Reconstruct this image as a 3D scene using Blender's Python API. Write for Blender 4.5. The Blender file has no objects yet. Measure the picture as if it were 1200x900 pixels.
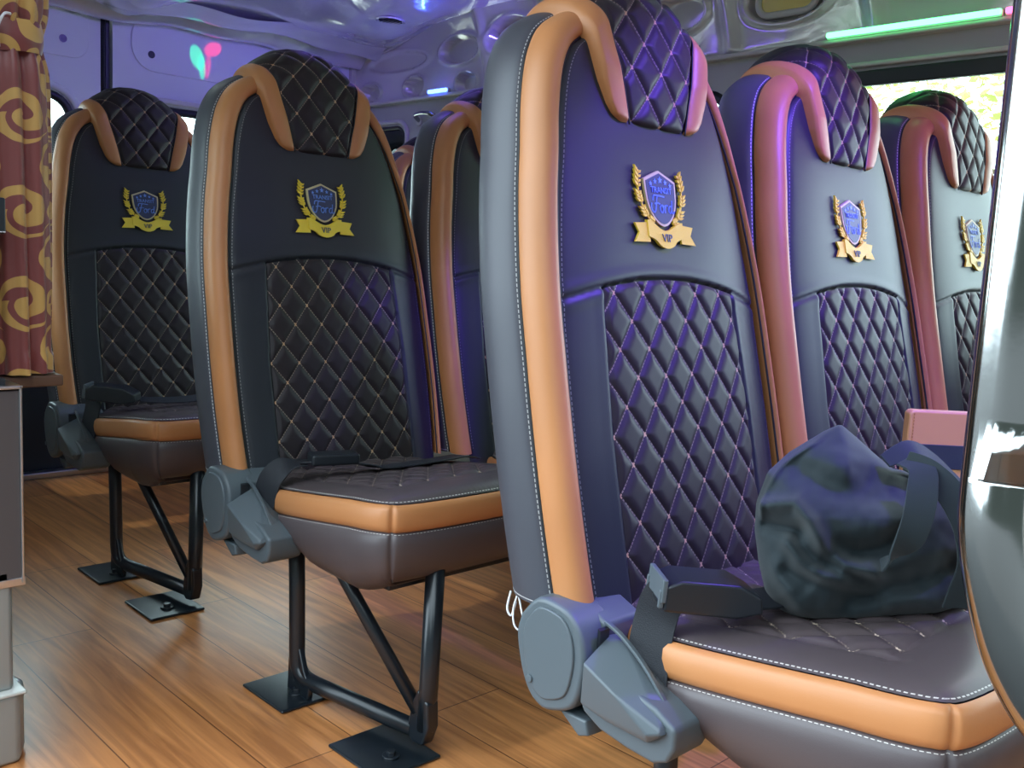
import bpy, bmesh, math, random
from math import sin, cos, pi, sqrt, exp, radians
from mathutils import Vector, Matrix
random.seed(7)
SC = bpy.context.scene
COL = SC.collection

# ------------------------------------------------------------------ materials
def new_mat(name):
    m = bpy.data.materials.new(name); m.use_nodes = True
    nt = m.node_tree; b = nt.nodes['Principled BSDF']
    return m, nt, b
def simple(name, col, rough=.5, metal=0., spec=.5, bump=0., bscale=200., coat=0., sheen=0., bdist=.002):
    m, nt, b = new_mat(name)
    b.inputs['Base Color'].default_value = (*col, 1); b.inputs['Roughness'].default_value = rough
    b.inputs['Metallic'].default_value = metal; b.inputs['Specular IOR Level'].default_value = spec
    b.inputs['Coat Weight'].default_value = coat; b.inputs['Coat Roughness'].default_value = .15
    b.inputs['Sheen Weight'].default_value = sheen
    if bump:
        add_bump(nt, b, bump, bscale, bdist)
    return m
def add_bump(nt, b, strength, scale, dist=.002, kind='noise'):
    tc = nt.nodes.new('ShaderNodeTexCoord'); n = nt.nodes.new('ShaderNodeTexNoise')
    n.inputs['Scale'].default_value = scale; n.inputs['Detail'].default_value = 3
    bp = nt.nodes.new('ShaderNodeBump'); bp.inputs['Strength'].default_value = strength; bp.inputs['Distance'].default_value = dist
    nt.links.new(tc.outputs['Object'], n.inputs['Vector']); nt.links.new(n.outputs['Fac'], bp.inputs['Height'])
    nt.links.new(bp.outputs['Normal'], b.inputs['Normal'])
def emis(name, col, s):
    m, nt, b = new_mat(name)
    b.inputs['Base Color'].default_value = (*col, 1)
    b.inputs['Emission Color'].default_value = (*col, 1); b.inputs['Emission Strength'].default_value = s
    return m
def mth(nt, op, a, b=None, c=None):
    n = nt.nodes.new('ShaderNodeMath'); n.operation = op
    for i, v in enumerate((a, b, c)):
        if v is None: continue
        if isinstance(v, (int, float)): n.inputs[i].default_value = v
        else: nt.links.new(v, n.inputs[i])
    return n.outputs[0]
def mixc(nt, fac, c1, c2):
    n = nt.nodes.new('ShaderNodeMix'); n.data_type = 'RGBA'
    nt.links.new(fac, n.inputs[0])
    for i, c in ((6, c1), (7, c2)):
        if isinstance(c, tuple): n.inputs[i].default_value = (*c, 1)
        else: nt.links.new(c, n.inputs[i])
    return n.outputs[2]
def leather(name, col, rough, thread=(.55, .52, .5), spec=.5, bump=.12):
    """leather with a dashed seam: UV = (length along the seam, distance from the seam) in metres"""
    m, nt, b = new_mat(name)
    uv = nt.nodes.new('ShaderNodeUVMap'); sp = nt.nodes.new('ShaderNodeSeparateXYZ')
    nt.links.new(uv.outputs[0], sp.inputs[0])
    dv = mth(nt, 'ABSOLUTE', mth(nt, 'SUBTRACT', sp.outputs[1], .0045))
    on = mth(nt, 'LESS_THAN', dv, .0006)
    da = mth(nt, 'LESS_THAN', mth(nt, 'FRACT', mth(nt, 'DIVIDE', sp.outputs[0], .0062)), .62)
    f = mth(nt, 'MULTIPLY', on, da)
    tc = nt.nodes.new('ShaderNodeTexCoord'); n = nt.nodes.new('ShaderNodeTexNoise'); n.inputs['Scale'].default_value = 9
    nt.links.new(tc.outputs['Object'], n.inputs['Vector'])
    base = mixc(nt, n.outputs['Fac'], tuple(c*.88 for c in col), tuple(c*1.12 for c in col))
    nt.links.new(mixc(nt, f, base, thread), b.inputs['Base Color'])
    b.inputs['Roughness'].default_value = rough; b.inputs['Specular IOR Level'].default_value = spec
    n2 = nt.nodes.new('ShaderNodeTexVoronoi'); n2.inputs['Scale'].default_value = 900
    nt.links.new(tc.outputs['Object'], n2.inputs['Vector'])
    bp = nt.nodes.new('ShaderNodeBump'); bp.inputs['Strength'].default_value = bump; bp.inputs['Distance'].default_value = .0004
    nt.links.new(n2.outputs['Distance'], bp.inputs['Height']); nt.links.new(bp.outputs['Normal'], b.inputs['Normal'])
    return m
def quilt_mat(name, col, rough, thread, knot):
    """UV = diamond coordinates; seams at whole numbers"""
    m, nt, b = new_mat(name)
    uv = nt.nodes.new('ShaderNodeUVMap'); sp = nt.nodes.new('ShaderNodeSeparateXYZ')
    nt.links.new(uv.outputs[0], sp.inputs[0])
    ds = [mth(nt, 'ABSOLUTE', mth(nt, 'SUBTRACT', mth(nt, 'FRACT', mth(nt, 'ADD', sp.outputs[i], .5)), .5)) for i in (0, 1)]
    l0 = mth(nt, 'MULTIPLY', mth(nt, 'LESS_THAN', ds[0], .019), mth(nt, 'LESS_THAN', mth(nt, 'FRACT', mth(nt, 'MULTIPLY', sp.outputs[1], 9)), .72))
    l1 = mth(nt, 'MULTIPLY', mth(nt, 'LESS_THAN', ds[1], .019), mth(nt, 'LESS_THAN', mth(nt, 'FRACT', mth(nt, 'MULTIPLY', sp.outputs[0], 9)), .72))
    ln = mth(nt, 'MAXIMUM', l0, l1)
    kn = mth(nt, 'MULTIPLY', mth(nt, 'LESS_THAN', mth(nt, 'MINIMUM', ds[0], ds[1]), .024), mth(nt, 'LESS_THAN', mth(nt, 'ADD', ds[0], ds[1]), .085))
    c = mixc(nt, ln, col, thread); c = mixc(nt, kn, c, knot)
    nt.links.new(c, b.inputs['Base Color']); b.inputs['Roughness'].default_value = rough; b.inputs['Specular IOR Level'].default_value = .30
    return m

ORANGE = (.50, .205, .075)
M = dict(
    dark=leather('charcoal_leather', (.022, .025, .032), .46, (.20, .20, .20), spec=.4),
    side=leather('charcoal_side_leather', (.056, .057, .072), .42, (.5, .5, .5)),
    brown=leather('brown_leather', (.075, .057, .060), .42, (.6, .56, .52)),
    orange=leather('tan_orange_leather', ORANGE, .42, (.75, .33, .10), spec=.45),
    quilt=quilt_mat('quilted_leather', (.024, .018, .021), .50, (.27, .21, .17), (.58, .36, .20)),
    gold=simple('gold_thread', (.85, .62, .04), .45, bump=.6, bscale=900, bdist=.001),
    goldpale=simple('pale_gold_thread', (.62, .52, .28), .5),
    navy=simple('emblem_navy', (.03, .04, .10), .5),
    blue=simple('emblem_blue_thread', (.16, .30, .75), .5),
    letterdark=simple('emblem_dark_letters', (.06, .08, .12), .5),
    plastic=simple('grey_blue_plastic', (.085, .105, .12), .42, bump=.05, bscale=1500, bdist=.0003),
    blackp=simple('black_plastic', (.012, .015, .02), .35),
    steel=simple('black_painted_steel', (.008, .012, .017), .28, spec=.6),
    webbing=simple('black_webbing', (.012, .014, .02), .6, bump=.5, bscale=700, bdist=.001),
    white=simple('white_elastic', (.75, .75, .78), .6),
    chrome=simple('polished_steel', (.40, .41, .40), .12, metal=1., bump=.03, bscale=60),
    satin=simple('brushed_steel', (.55, .56, .58), .3, metal=1., bump=.05, bscale=90),
    rubber=simple('black_rubber', (.01, .012, .014), .5),
    shell=simple('silver_painted_panel', (.62, .60, .56), .16, metal=.3, spec=.6, coat=.3, bump=.16, bscale=14, bdist=.01),
    rail=simple('pale_grey_trim', (.55, .54, .50), .35),
    lowerwall=simple('light_grey_wall_trim', (.42, .42, .39), .45),
    ceil=simple('pearl_ceiling_film', (.72, .72, .75), .13, metal=.45, coat=.5, bump=.30, bscale=7, bdist=.02),
    door=simple('grey_rear_door_paint', (.66, .67, .70), .5, coat=0.),
    doordark=simple('dark_door_lower', (.012, .018, .028), .7),
    bag=simple('navy_cotton', (.0045, .0125, .017), .8, bump=.35, bscale=1400, bdist=.0006, sheen=.12),
    salmon=simple('salmon_leather', (.70, .36, .16), .42),
    stripe=simple('dark_band_leather', (.03, .045, .06), .5),
    boxgrey=simple('grey_brown_panel', (.085, .07, .07), .45, bump=.1, bscale=30),
    bronze=simple('bronze_anodised', (.10, .05, .03), .4),
    pillar=simple('silver_sill_paint', (.30, .32, .31), .3, metal=.3),
    yellow=simple('yellow_lens', (.75, .62, .16), .2, coat=.6),  # yellow reflection in the recess, put into the lens colour
    leaf=simple('leaf_green', (.42, .60, .10), .5),
    bark=simple('bark', (.16, .11, .07), .8),
    ground=simple('dark_asphalt', (.035, .035, .035), .85, bump=.3, bscale=20),  # unseen ground, coloured dark so the pole reflects dark
)
# leaves let light through
nt = M['leaf'].node_tree; nt.nodes['Principled BSDF'].inputs['Transmission Weight'].default_value = .0
# glass
m, nt, b = new_mat('window_glass')
b.inputs['Base Color'].default_value = (.93, .97, .95, 1); b.inputs['Roughness'].default_value = 0; b.inputs['IOR'].default_value = 1.0
tr = nt.nodes.new('ShaderNodeBsdfTransparent'); tr.inputs[0].default_value = (.9, .95, .92, 1)
gl = nt.nodes.new('ShaderNodeBsdfGlossy'); gl.inputs['Roughness'].default_value = .02
mx = nt.nodes.new('ShaderNodeMixShader'); fr = nt.nodes.new('ShaderNodeFresnel'); fr.inputs[0].default_value = 1.4
nt.links.new(fr.outputs[0], mx.inputs[0]); nt.links.new(tr.outputs[0], mx.inputs[1]); nt.links.new(gl.outputs[0], mx.inputs[2])
nt.links.new(mx.outputs[0], nt.nodes['Material Output'].inputs['Surface']); M['glass'] = m
# wood floor
m, nt, b = new_mat('oak_plank_vinyl')
tc = nt.nodes.new('ShaderNodeTexCoord'); mp = nt.nodes.new('ShaderNodeMapping'); mp.inputs['Rotation'].default_value = (0, 0, radians(90))
nt.links.new(tc.outputs['Object'], mp.inputs['Vector'])
br = nt.nodes.new('ShaderNodeTexBrick'); br.offset = .37; br.inputs['Scale'].default_value = 1
br.inputs['Brick Width'].default_value = 1.15; br.inputs['Row Height'].default_value = .160; br.inputs['Mortar Size'].default_value = .0012
br.inputs['Color1'].default_value = (.66, .29, .105, 1); br.inputs['Color2'].default_value = (.52, .205, .070, 1); br.inputs['Mortar'].default_value = (.15, .055, .02, 1)
nt.links.new(mp.outputs[0], br.inputs['Vector'])
mp2 = nt.nodes.new('ShaderNodeMapping'); mp2.inputs['Scale'].default_value = (26, 1.6, 1)
nt.links.new(tc.outputs['Object'], mp2.inputs['Vector'])
gn = nt.nodes.new('ShaderNodeTexNoise'); gn.inputs['Scale'].default_value = 1.6; gn.inputs['Detail'].default_value = 6; gn.inputs['Distortion'].default_value = 1.2
nt.links.new(mp2.outputs[0], gn.inputs['Vector'])
rp = nt.nodes.new('ShaderNodeValToRGB'); rp.color_ramp.elements[0].position = .35; rp.color_ramp.elements[0].color = (.62, .55, .5, 1)
rp.color_ramp.elements[1].position = .68; rp.color_ramp.elements[1].color = (1.12, 1.1, 1.05, 1)
nt.links.new(gn.outputs['Fac'], rp.inputs[0])
mm = nt.nodes.new('ShaderNodeMix'); mm.data_type = 'RGBA'; mm.blend_type = 'MULTIPLY'; mm.inputs[0].default_value = 1
nt.links.new(br.outputs['Color'], mm.inputs[6]); nt.links.new(rp.outputs[0], mm.inputs[7])
nt.links.new(mm.outputs[2], b.inputs['Base Color']); b.inputs['Roughness'].default_value = .34; b.inputs['Specular IOR Level'].default_value = .5
M['wood'] = m
# damask curtain: maroon ground with golden scrolls
m, nt, b = new_mat('maroon_gold_damask')
uv = nt.nodes.new('ShaderNodeUVMap')
wn = nt.nodes.new('ShaderNodeTexNoise'); wn.inputs['Scale'].default_value = 22; wn.inputs['Detail'].default_value = 1
nt.links.new(uv.outputs[0], wn.inputs['Vector'])
wv = nt.nodes.new('ShaderNodeVectorMath'); wv.operation = 'MULTIPLY_ADD'; nt.links.new(wn.outputs['Color'], wv.inputs[0]); wv.inputs[1].default_value = (.016, .016, 0); nt.links.new(uv.outputs[0], wv.inputs[2])
sp = nt.nodes.new('ShaderNodeSeparateXYZ'); nt.links.new(wv.outputs[0], sp.inputs[0])
def scroll(cx, cy, pw, ph, turns, sgn, rad):
    x = mth(nt, 'SUBTRACT', mth(nt, 'FRACT', mth(nt, 'ADD', mth(nt, 'DIVIDE', sp.outputs[0], pw), cx)), .5)
    y = mth(nt, 'SUBTRACT', mth(nt, 'FRACT', mth(nt, 'ADD', mth(nt, 'DIVIDE', sp.outputs[1], ph), cy)), .5)
    x = mth(nt, 'MULTIPLY', x, pw); y = mth(nt, 'MULTIPLY', y, ph)
    r = mth(nt, 'SQRT', mth(nt, 'ADD', mth(nt, 'MULTIPLY', x, x), mth(nt, 'MULTIPLY', y, y)))
    a = mth(nt, 'DIVIDE', mth(nt, 'ARCTAN2', y, x), 2*pi)
    s = mth(nt, 'FRACT', mth(nt, 'ADD', mth(nt, 'MULTIPLY', a, sgn), mth(nt, 'DIVIDE', r, rad)))
    band = mth(nt, 'GREATER_THAN', s, mth(nt, 'ADD', .42, mth(nt, 'MULTIPLY', a, .35)))
    return mth(nt, 'MULTIPLY', band, mth(nt, 'LESS_THAN', r, rad*1.35))
f = scroll(0, 0, .128, .138, 1, 1, .032)
f = mth(nt, 'MAXIMUM', f, scroll(.5, .5, .128, .138, 1, -1, .030))
f = mth(nt, 'MAXIMUM', f, scroll(.05, .5, .128, .138, 1, -1, .017))
c = mixc(nt, f, (.20, .045, .04), (.52, .30, .08))
nt.links.new(c, b.inputs['Base Color']); b.inputs['Roughness'].default_value = .45
b.inputs['Sheen Weight'].default_value = .2
M['damask'] = m

# ------------------------------------------------------------------ mesh helpers
def link(name, me, mat, parent=None):
    o = bpy.data.objects.new(name, me); COL.objects.link(o)
    for mt in (mat if isinstance(mat, (list, tuple)) else [mat]):
        me.materials.append(mt)
    if parent: o.parent = parent
    return o
def smooth(me, on=True):
    me.polygons.foreach_set('use_smooth', [on]*len(me.polygons))
def mesh_obj(name, verts, faces, mat, parent=None, uvs=None, mats=None, sm=True):
    me = bpy.data.meshes.new(name); me.from_pydata(verts, [], faces)
    if uvs:
        l = me.uv_layers.new(name='UVMap')
        for lp in me.loops: l.data[lp.index].uv = uvs[lp.vertex_index]
    if mats:
        for p, k in zip(me.polygons, mats): p.material_index = k
    smooth(me, sm); me.update()
    return link(name, me, mat, parent)
def bm_obj(name, bm, mat, parent=None, sm=False, bevel=0, seg=2, angle=30):
    bmesh.ops.recalc_face_normals(bm, faces=bm.faces)
    me = bpy.data.meshes.new(name); bm.to_mesh(me); bm.free()
    smooth(me, sm or bevel > 0)
    o = link(name, me, mat, parent)
    if bevel:
        md = o.modifiers.new('bevel', 'BEVEL'); md.width = bevel; md.segments = seg; md.limit_method = 'ANGLE'; md.angle_limit = radians(angle)
        wn = o.modifiers.new('wn', 'WEIGHTED_NORMAL'); wn.keep_sharp = True
    return o
def add_box(bm, c, s, rot=None):
    r = bmesh.ops.create_cube(bm, size=1)
    mt = Matrix.Translation(Vector(c)) @ (rot if rot else Matrix()) @ Matrix.Diagonal((*s, 1))
    bmesh.ops.transform(bm, matrix=mt, verts=r['verts'])
def add_prism(bm, pts, axis, a, b):
    """polygon pts (2-D) extruded between a and b along axis (0,1,2)"""
    def P(p, v):
        q = [0, 0, 0]; q[axis] = v
        o = [i for i in range(3) if i != axis]; q[o[0]] = p[0]; q[o[1]] = p[1]; return q
    A = [bm.verts.new(P(p, a)) for p in pts]; B = [bm.verts.new(P(p, b)) for p in pts]
    n = len(pts); bm.faces.new(A); bm.faces.new(B[::-1])
    for i in range(n): bm.faces.new((A[i], B[i], B[(i+1) % n], A[(i+1) % n]))
def add_hull(bm, pts):
    vs = [bm.verts.new(p) for p in pts]
    bmesh.ops.convex_hull(bm, input=vs)
    for v in [v for v in bm.verts if not v.link_faces]: bm.verts.remove(v)
def smooth_path(pts, n=8):
    """Catmull-Rom through pts"""
    P = [Vector(p) for p in pts]; out = []
    for i in range(len(P)-1):
        p0 = P[max(i-1, 0)]; p1 = P[i]; p2 = P[i+1]; p3 = P[min(i+2, len(P)-1)]
        for k in range(n):
            t = k/n
            out.append(.5*((2*p1)+(-p0+p2)*t+(2*p0-5*p1+4*p2-p3)*t*t+(-p0+3*p1-3*p2+p3)*t**3))
    out.append(P[-1]); return out
def add_tube(bm, path, r, seg=14, caps=True, flat=None):
    path = [Vector(p) for p in path]; rings = []
    up = Vector((0, 0, 1)); prev = None
    for i, p in enumerate(path):
        t = (path[min(i+1, len(path)-1)]-path[max(i-1, 0)]).normalized()
        if prev is None:
            a = t.cross(up)
            if a.length < .05: a = t.cross(Vector((1, 0, 0)))
        else:
            a = prev - t*prev.dot(t)
        a.normalize(); b = t.cross(a); prev = a
        rr = r[i] if isinstance(r, (list, tuple)) else r
        rings.append([bm.verts.new(p + a*cos(2*pi*k/seg)*rr + b*sin(2*pi*k/seg)*rr) for k in range(seg)])
    for A, B in zip(rings, rings[1:]):
        for k in range(seg): bm.faces.new((A[k], A[(k+1) % seg], B[(k+1) % seg], B[k]))
    if caps: bm.faces.new(rings[0][::-1]); bm.faces.new(rings[-1])
def add_ribbon(bm, path, wdir, w, th):
    """flat strap of width w along wdir (vector or list), thickness th"""
    path = [Vector(p) for p in path]; R = []
    for i, p in enumerate(path):
        t = (path[min(i+1, len(path)-1)]-path[max(i-1, 0)]).normalized()
        wd = Vector(wdir[i] if isinstance(wdir, list) else wdir); wd = (wd - t*wd.dot(t)).normalized(); nn = t.cross(wd)
        ww = w[i] if isinstance(w, list) else w
        R.append([bm.verts.new(p+wd*ww/2*a+nn*th/2*b) for a, b in ((-1, -1), (1, -1), (1, 1), (-1, 1))])
    for A, B in zip(R, R[1:]):
        for k in range(4): bm.faces.new((A[k], A[(k+1) % 4], B[(k+1) % 4], B[k]))
    bm.faces.new(R[0][::-1]); bm.faces.new(R[-1])
def interp(tab, x):
    if x <= tab[0][0]: return tab[0][1]
    for (a, b), (c, d) in zip(tab, tab[1:]):
        if x <= c: return b+(d-b)*(x-a)/(c-a)
    return tab[-1][1]
def tag(o, label=None, cat=None, group=None, kind=None):
    if label: o['label'] = label
    if cat: o['category'] = cat
    if group: o['group'] = group
    if kind: o['kind'] = kind
    return o
def empty(name, loc, rz=0):
    o = bpy.data.objects.new(name, None); COL.objects.link(o); o.location = loc; o.rotation_euler = (0, 0, rz)
    o.empty_display_size = .1
    return o
def copy_tree(o, parent=None):
    c = o.copy(); COL.objects.link(c)
    if parent: c.parent = parent
    for ch in list(o.children): copy_tree(ch, c)
    return c

# ------------------------------------------------------------------ the seat
def plane(z): return -.02 + .235*(z-.75)
XC = .010                                    # the covers sit a centimetre off centre
HALF = [(.238, .392), (.241, .45), (.243, .52), (.243, .60), (.241, .68), (.238, .76), (.231, .83), (.222, .89), (.212, .94), (.203, .99), (.191, 1.035), (.177, 1.068), (.157, 1.096), (.131, 1.115), (.098, 1.13), (.05, 1.142), (.012, 1.145)]
_sp = smooth_path([(a, 0, b) for a, b in HALF], 24)
def resample(P, n):
    L = [0]
    for a, b in zip(P, P[1:]): L.append(L[-1]+(b-a).length)
    out = []; j = 0
    for i in range(n+1):
        d = L[-1]*i/n
        while j < len(L)-2 and L[j+1] < d: j += 1
        t = (d-L[j])/max(L[j+1]-L[j], 1e-9); out.append(P[j].lerp(P[j+1], min(t, 1)))
    return out, L[-1]
NS = 230
OUT, OLEN = resample(_sp, NS)
NRM = []
for i in range(NS+1):
    t = (OUT[min(i+1, NS)]-OUT[max(i-1, 0)]).normalized(); NRM.append(Vector((-abs(t.z), 0, -abs(t.x) if t.x < 0 else t.x)))
def opos(i, sgn, inset, off):
    if sgn > 0: inset = inset*interp([(.93, .30), (1.08, 1.)], OUT[i].z)
    p = OUT[i]+NRM[i]*inset
    return Vector((sgn*max(p.x, .0), plane(p.z)+off, p.z))
def arch(x):
    return .787-.036*(x/.22)**2
QX = lambda z: interp([(.40, .153), (.6, .152), (.77, .141)], z)
def quilt_h(u, v):
    d = min(abs(u-round(u)), abs(v-round(v)))
    t = min(1., d/.30); return (1-(1-t)**2)**.75
def FB(x): return -.0165*(1-min(1, (abs(x)/.214))**4)+.007
def strip(name, prof, mat, parent, vdist, closed_top=True):
    """sweeps the profile [(inset, off)] up the left side, over the top and down the right side"""
    verts = []; uvs = []; faces = []; K = len(prof)
    seq = [(i, -1) for i in range(NS+1)]+[(i, 1) for i in range(NS, -1, -1)]
    cum = [0]
    for a, b in zip(prof, prof[1:]): cum.append(cum[-1]+math.hypot(b[0]-a[0], b[1]-a[1]))
    for n, (i, s) in enumerate(seq):
        l = OLEN*i/NS if s < 0 else 2*OLEN-OLEN*i/NS
        for k, (ins, off) in enumerate(prof):
            verts.append(opos(i, s, ins, off)); uvs.append((l, vdist(cum[k], cum[-1])))
    for n in range(len(seq)-1):
        for k in range(K-1):
            a = n*K+k; faces.append((a, a+K, a+K+1, a+1))
    return verts, uvs, faces
def dens(prof, n=3):
    out = smooth_path([(a, 0, b) for a, b in prof], n)
    return [(p.x, p.z) for p in out]

BANDP = [(.0315, .006), (.0305, -.001), (.026, -.0055), (.018, -.0065), (.009, -.002), (.003, .007), (.0005, .020), (.0015, .034), (.0055, .040)]
SIDEP = [(.0055, .040), (.001, .0435), (-.002, .052), (-.004, .070), (-.003, .090), (.003, .108), (.016, .122), (.04, .130), (.07, .134)]

def build_seat():
    root = empty('passenger_seat', (0, 0, 0))
    # --- shell: side and back
    sp = dens(SIDEP, 3)
    v, uv, f = strip('x', sp, None, None, lambda c, t: c)
    K = len(sp); n = (2*NS+2)
    # fill the back between the two sides, and the bottom
    for i in range(NS):
        a = i*K+K-1; b = (i+1)*K+K-1; c = (n-2-i)*K+K-1; d = (n-1-i)*K+K-1
        f.append((a, b, c, d))
    low = [k for k in range(K)]+[(n-1)*K+k for k in range(K-1, -1, -1)]
    base = len(v)
    for idx in low: v.append(v[idx]+Vector((0, 0, 0))); uv.append((uv[idx][0], 1))
    f.append(tuple(range(base, base+len(low))))
    back = mesh_obj('backrest', v, f, M['side'], root, uv)
    # hem stitching line at the foot of the side: a thin welt
    bm = bmesh.new()
    pth = [opos(0, -1, a, b)+Vector((-.0006, 0, .004)) for a, b in sp[2:-6]]
    add_tube(bm, pth, .0007, 6)
    bm_obj('hem_stitching', bm, M['thread'], back, sm=True)
    # --- orange band
    bp = dens(BANDP, 3)
    v, uv, f = strip('x', bp, None, None, lambda c, t: c)
    K = len(bp); n = 2*NS+2; base = len(v)
    for side in (0, n-1):          # close the lower ends
        b0 = len(v); ids = [side*K+k for k in range(K)]
        for idx in ids: v.append(v[idx]); uv.append((0, 1))
        f.append(tuple(range(b0, b0+K)))
    band = mesh_obj('piping_band', v, f, M['orange'], root, uv)
    # thin seam cord along both edges of the band
    for nm, (ins, off) in (('seam_cord', (.0325, .0015)), ('seam_cord', (.0045, .0405))):
        bm = bmesh.new()
        for s in (-1, 1):
            add_tube(bm, [opos(i, s, ins, off-.0005) for i in range(0, NS+1, 3)], .0017, 6)
        bm_obj(nm, bm, M['rubber'], band, sm=True)
    # --- face
    NC = 130; v = []; uv = []; f = []
    for i in range(NS+1):
        L = opos(i, -1, .0335, .003); R = opos(i, 1, .0335, .003)
        z = L.z if i else L.z-.03
        ll = OLEN*i/NS
        for c in range(NC+1):
            t = c/NC; x = L.x+(R.x-L.x)*t
            e = min(abs(x-L.x), abs(R.x-x)); half = abs(R.x)+1e-6
            off = FB(x)
            off += .007*exp(-e/.005)
            da = abs(z-arch(x)); off += .0035*exp(-(da/.0028)**2)-.0012*exp(-((da-.010)/.007)**2)
            qx = abs(x-XC)-QX(z)
            if z < arch(x):
                off += .0035*exp(-(qx/.0028)**2)
                if qx < 0: off += .006
                elif qx < .02: off -= .0012*(1-qx/.02)
            # faint hollow puckers round the emblem
            off += .0012*exp(-(((x-0)/.085)**4+((z-.88)/.07)**4))
            v.append(Vector((x, plane(z)+off, z))); uv.append((ll, e-.003 if z > .4 else 1))
    for i in range(NS):
        for c in range(NC):
            a = i*(NC+1)+c; f.append((a, a+1, a+NC+2, a+NC+1))
    face = mesh_obj('face_panel', v, f, M['dark'], root, uv)
    # --- quilted lower panel
    NX, NZ = 150, 200; v = []; uv = []; f = []
    for j in range(NZ+1):
        for i in range(NX+1):
            a = -1+2*i/NX; zt = 0
            z0 = .372; w0 = QX(.6)
            zz = z0+(arch(0)-z0)*j/NZ
            x = XC+a*QX(zz); z = z0+(arch(x)-.002-z0)*j/NZ
            x = XC+a*QX(z)
            u = (x-XC+.008)/.0575+(z-.767)/.0705; w = (x-XC+.008)/.0575-(z-.767)/.0705
            edge = min((1-abs(a))*.15, arch(x)-z)
            h = quilt_h(u, w)*min(1, edge/.008+.15)
            lo = max(0, min(1, (z-.40)/.03))
            off = FB(x)+.0035-.0056*h*(.35+.65*lo)
            v.append(Vector((x, plane(z)+off, z))); uv.append((u, w))
    for j in range(NZ):
        for i in range(NX):
            a = j*(NX+1)+i; f.append((a, a+1, a+NX+2, a+NX+1))
    q = mesh_obj('quilted_panel', v, f, M['quilt'], root, uv)
    # --- headrest: quilt between two orange straps, thrown over the top
    zt = lambda x: interp([(0, 1.189), (.03, 1.187), (.06, 1.179), (.09, 1.161), (.12, 1.138), (.14, 1.118), (.165, 1.085), (.2, 1.04)], abs(x))
    XI = lambda w: interp([(0, .0605), (.045, .070), (.095, .0835), (.155, .0975), (.19, .104), (.30, .108), (.6, .10)], w)
    XO = lambda w: interp([(0, .066), (.003, .080), (.010, .092), (.022, .101), (.05, .112), (.095, .122), (.14, .128), (.2, .124), (.3, .114), (.6, .10)], w)
    RV = .050; RD = .070
    def cap(x, w, d=0.):
        """point w metres along the cover's path at x, d metres proud of it"""
        xa = abs(x); front = -.013-.010*min(1, w/.07)
        Lf = zt(x)-RV-.985
        if w < Lf: z = .985+w; return Vector((x+XC, plane(z)+front-d, z))
        ph = (w-Lf)/.068
        if ph < pi:
            z = zt(x)-RV+(RV+d)*sin(ph); return Vector((x+XC, plane(min(z, 1.16))+front+RD-(RD+d)*cos(ph), z))
        z = zt(x)-RV-(w-Lf-pi*.068); return Vector((x+XC, plane(z)+front+2*RD+d, z))
    WM = .52; NW = 190; NXq = 84
    v = []; uv = []; f = []; mi = []
    for j in range(NW+1):
        w = WM*j/NW
        for i in range(NXq+1):
            a = -1+2*i/NXq; x = a*XI(w)
            u = (x-.006)/.060+(w-.074)/.0705; t = (x-.006)/.060-(w-.074)/.0705
            inq = max(0, min(1, (.232-w)/.012)); edge = min((1-abs(a))*XI(w), w+.004)
            h = quilt_h(u, t)*min(1, edge/.008+.1)
            d = (.0058*h-.003)*inq+(1-inq)*.002+.004*(1-a*a)
            if w > .222: d -= .003*exp(-((w-.232)/.004)**2)
            bot = .011*exp(-w/.004)
            v.append(cap(x, w, d-bot)); uv.append((u, t))
    for j in range(NW):
        for i in range(NXq):
            a = j*(NXq+1)+i; f.append((a, a+1, a+NXq+2, a+NXq+1)); mi.append(0 if WM*j/NW < .229 else 1)
    head = mesh_obj('headrest', v, f, [M['quilt'], M['rubberleather']], root, uv, mi)
    for s in (-1, 1):
        v = []; uv = []; f = []; NQ = 16
        for j in range(NW+1):
            w = WM*j/NW
            for i in range(NQ+1):
                t = i/NQ; x = s*(XI(w)+(XO(w)-XI(w))*t)
                bul = .0055*(1-(2*t-1)**2)**.6 if 0 < t < 1 else 0
                bot = .010*exp(-w/.003)
                skirt = .022 if i == NQ else (.005 if i == NQ-1 else 0)
                v.append(cap(x, w, bul*min(1, w/.01+.2)-bot-skirt)); uv.append((w, 1))
        for j in range(NW):
            for i in range(NQ):
                a = j*(NQ+1)+i; f.append((a, a+1, a+NQ+2, a+NQ+1))
        st = mesh_obj('headrest_strap', v, f, M['orange'], root, uv)
        bm = bmesh.new(); add_tube(bm, [cap(s*XI(WM*j/NW), WM*j/NW, .0005) for j in range(0, 110, 2)], .0013, 6)
        bm_obj('seam_cord', bm, M['rubber'], st, sm=True)
    # --- emblem
    em = build_emblem(root)
    # --- cushion
    build_cushion(root)
    # --- recliner and hinge covers
    A = [(-.034, .385), (-.028, .362), (-.033, .335), (-.041, .312), (-.052, .294), (-.066, .284), (-.083, .281), (-.112, .291), (-.126, .303), (-.134, .325), (-.138, .357), (-.132, .385), (-.118, .403), (-.098, .412), (-.06, .412)]
    A = [(p.x, p.z) for p in smooth_path([(a, 0, b) for a, b in A+A[:1]], 3)][:-1]
    bm = bmesh.new(); add_prism(bm, A, 0, -.262, -.205)
    rc = bm_obj('recliner_cover', bm, M['plastic'], root, bevel=.006, seg=4, angle=40)
    cx, cz = -.082, .35
    A2 = [((y-cx)*.74+cx, (z-cz)*.82+cz+.002) for y, z in A]
    bm = bmesh.new(); add_prism(bm, A2, 0, -.2650, -.2600)
    bm_obj('cover_cap', bm, M['plastic'], rc, bevel=.0022, seg=3, angle=50)
    bm = bmesh.new(); add_tube(bm, [(-.262, -.058, .313), (-.2675, -.058, .313)], .0050, 14)
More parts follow.
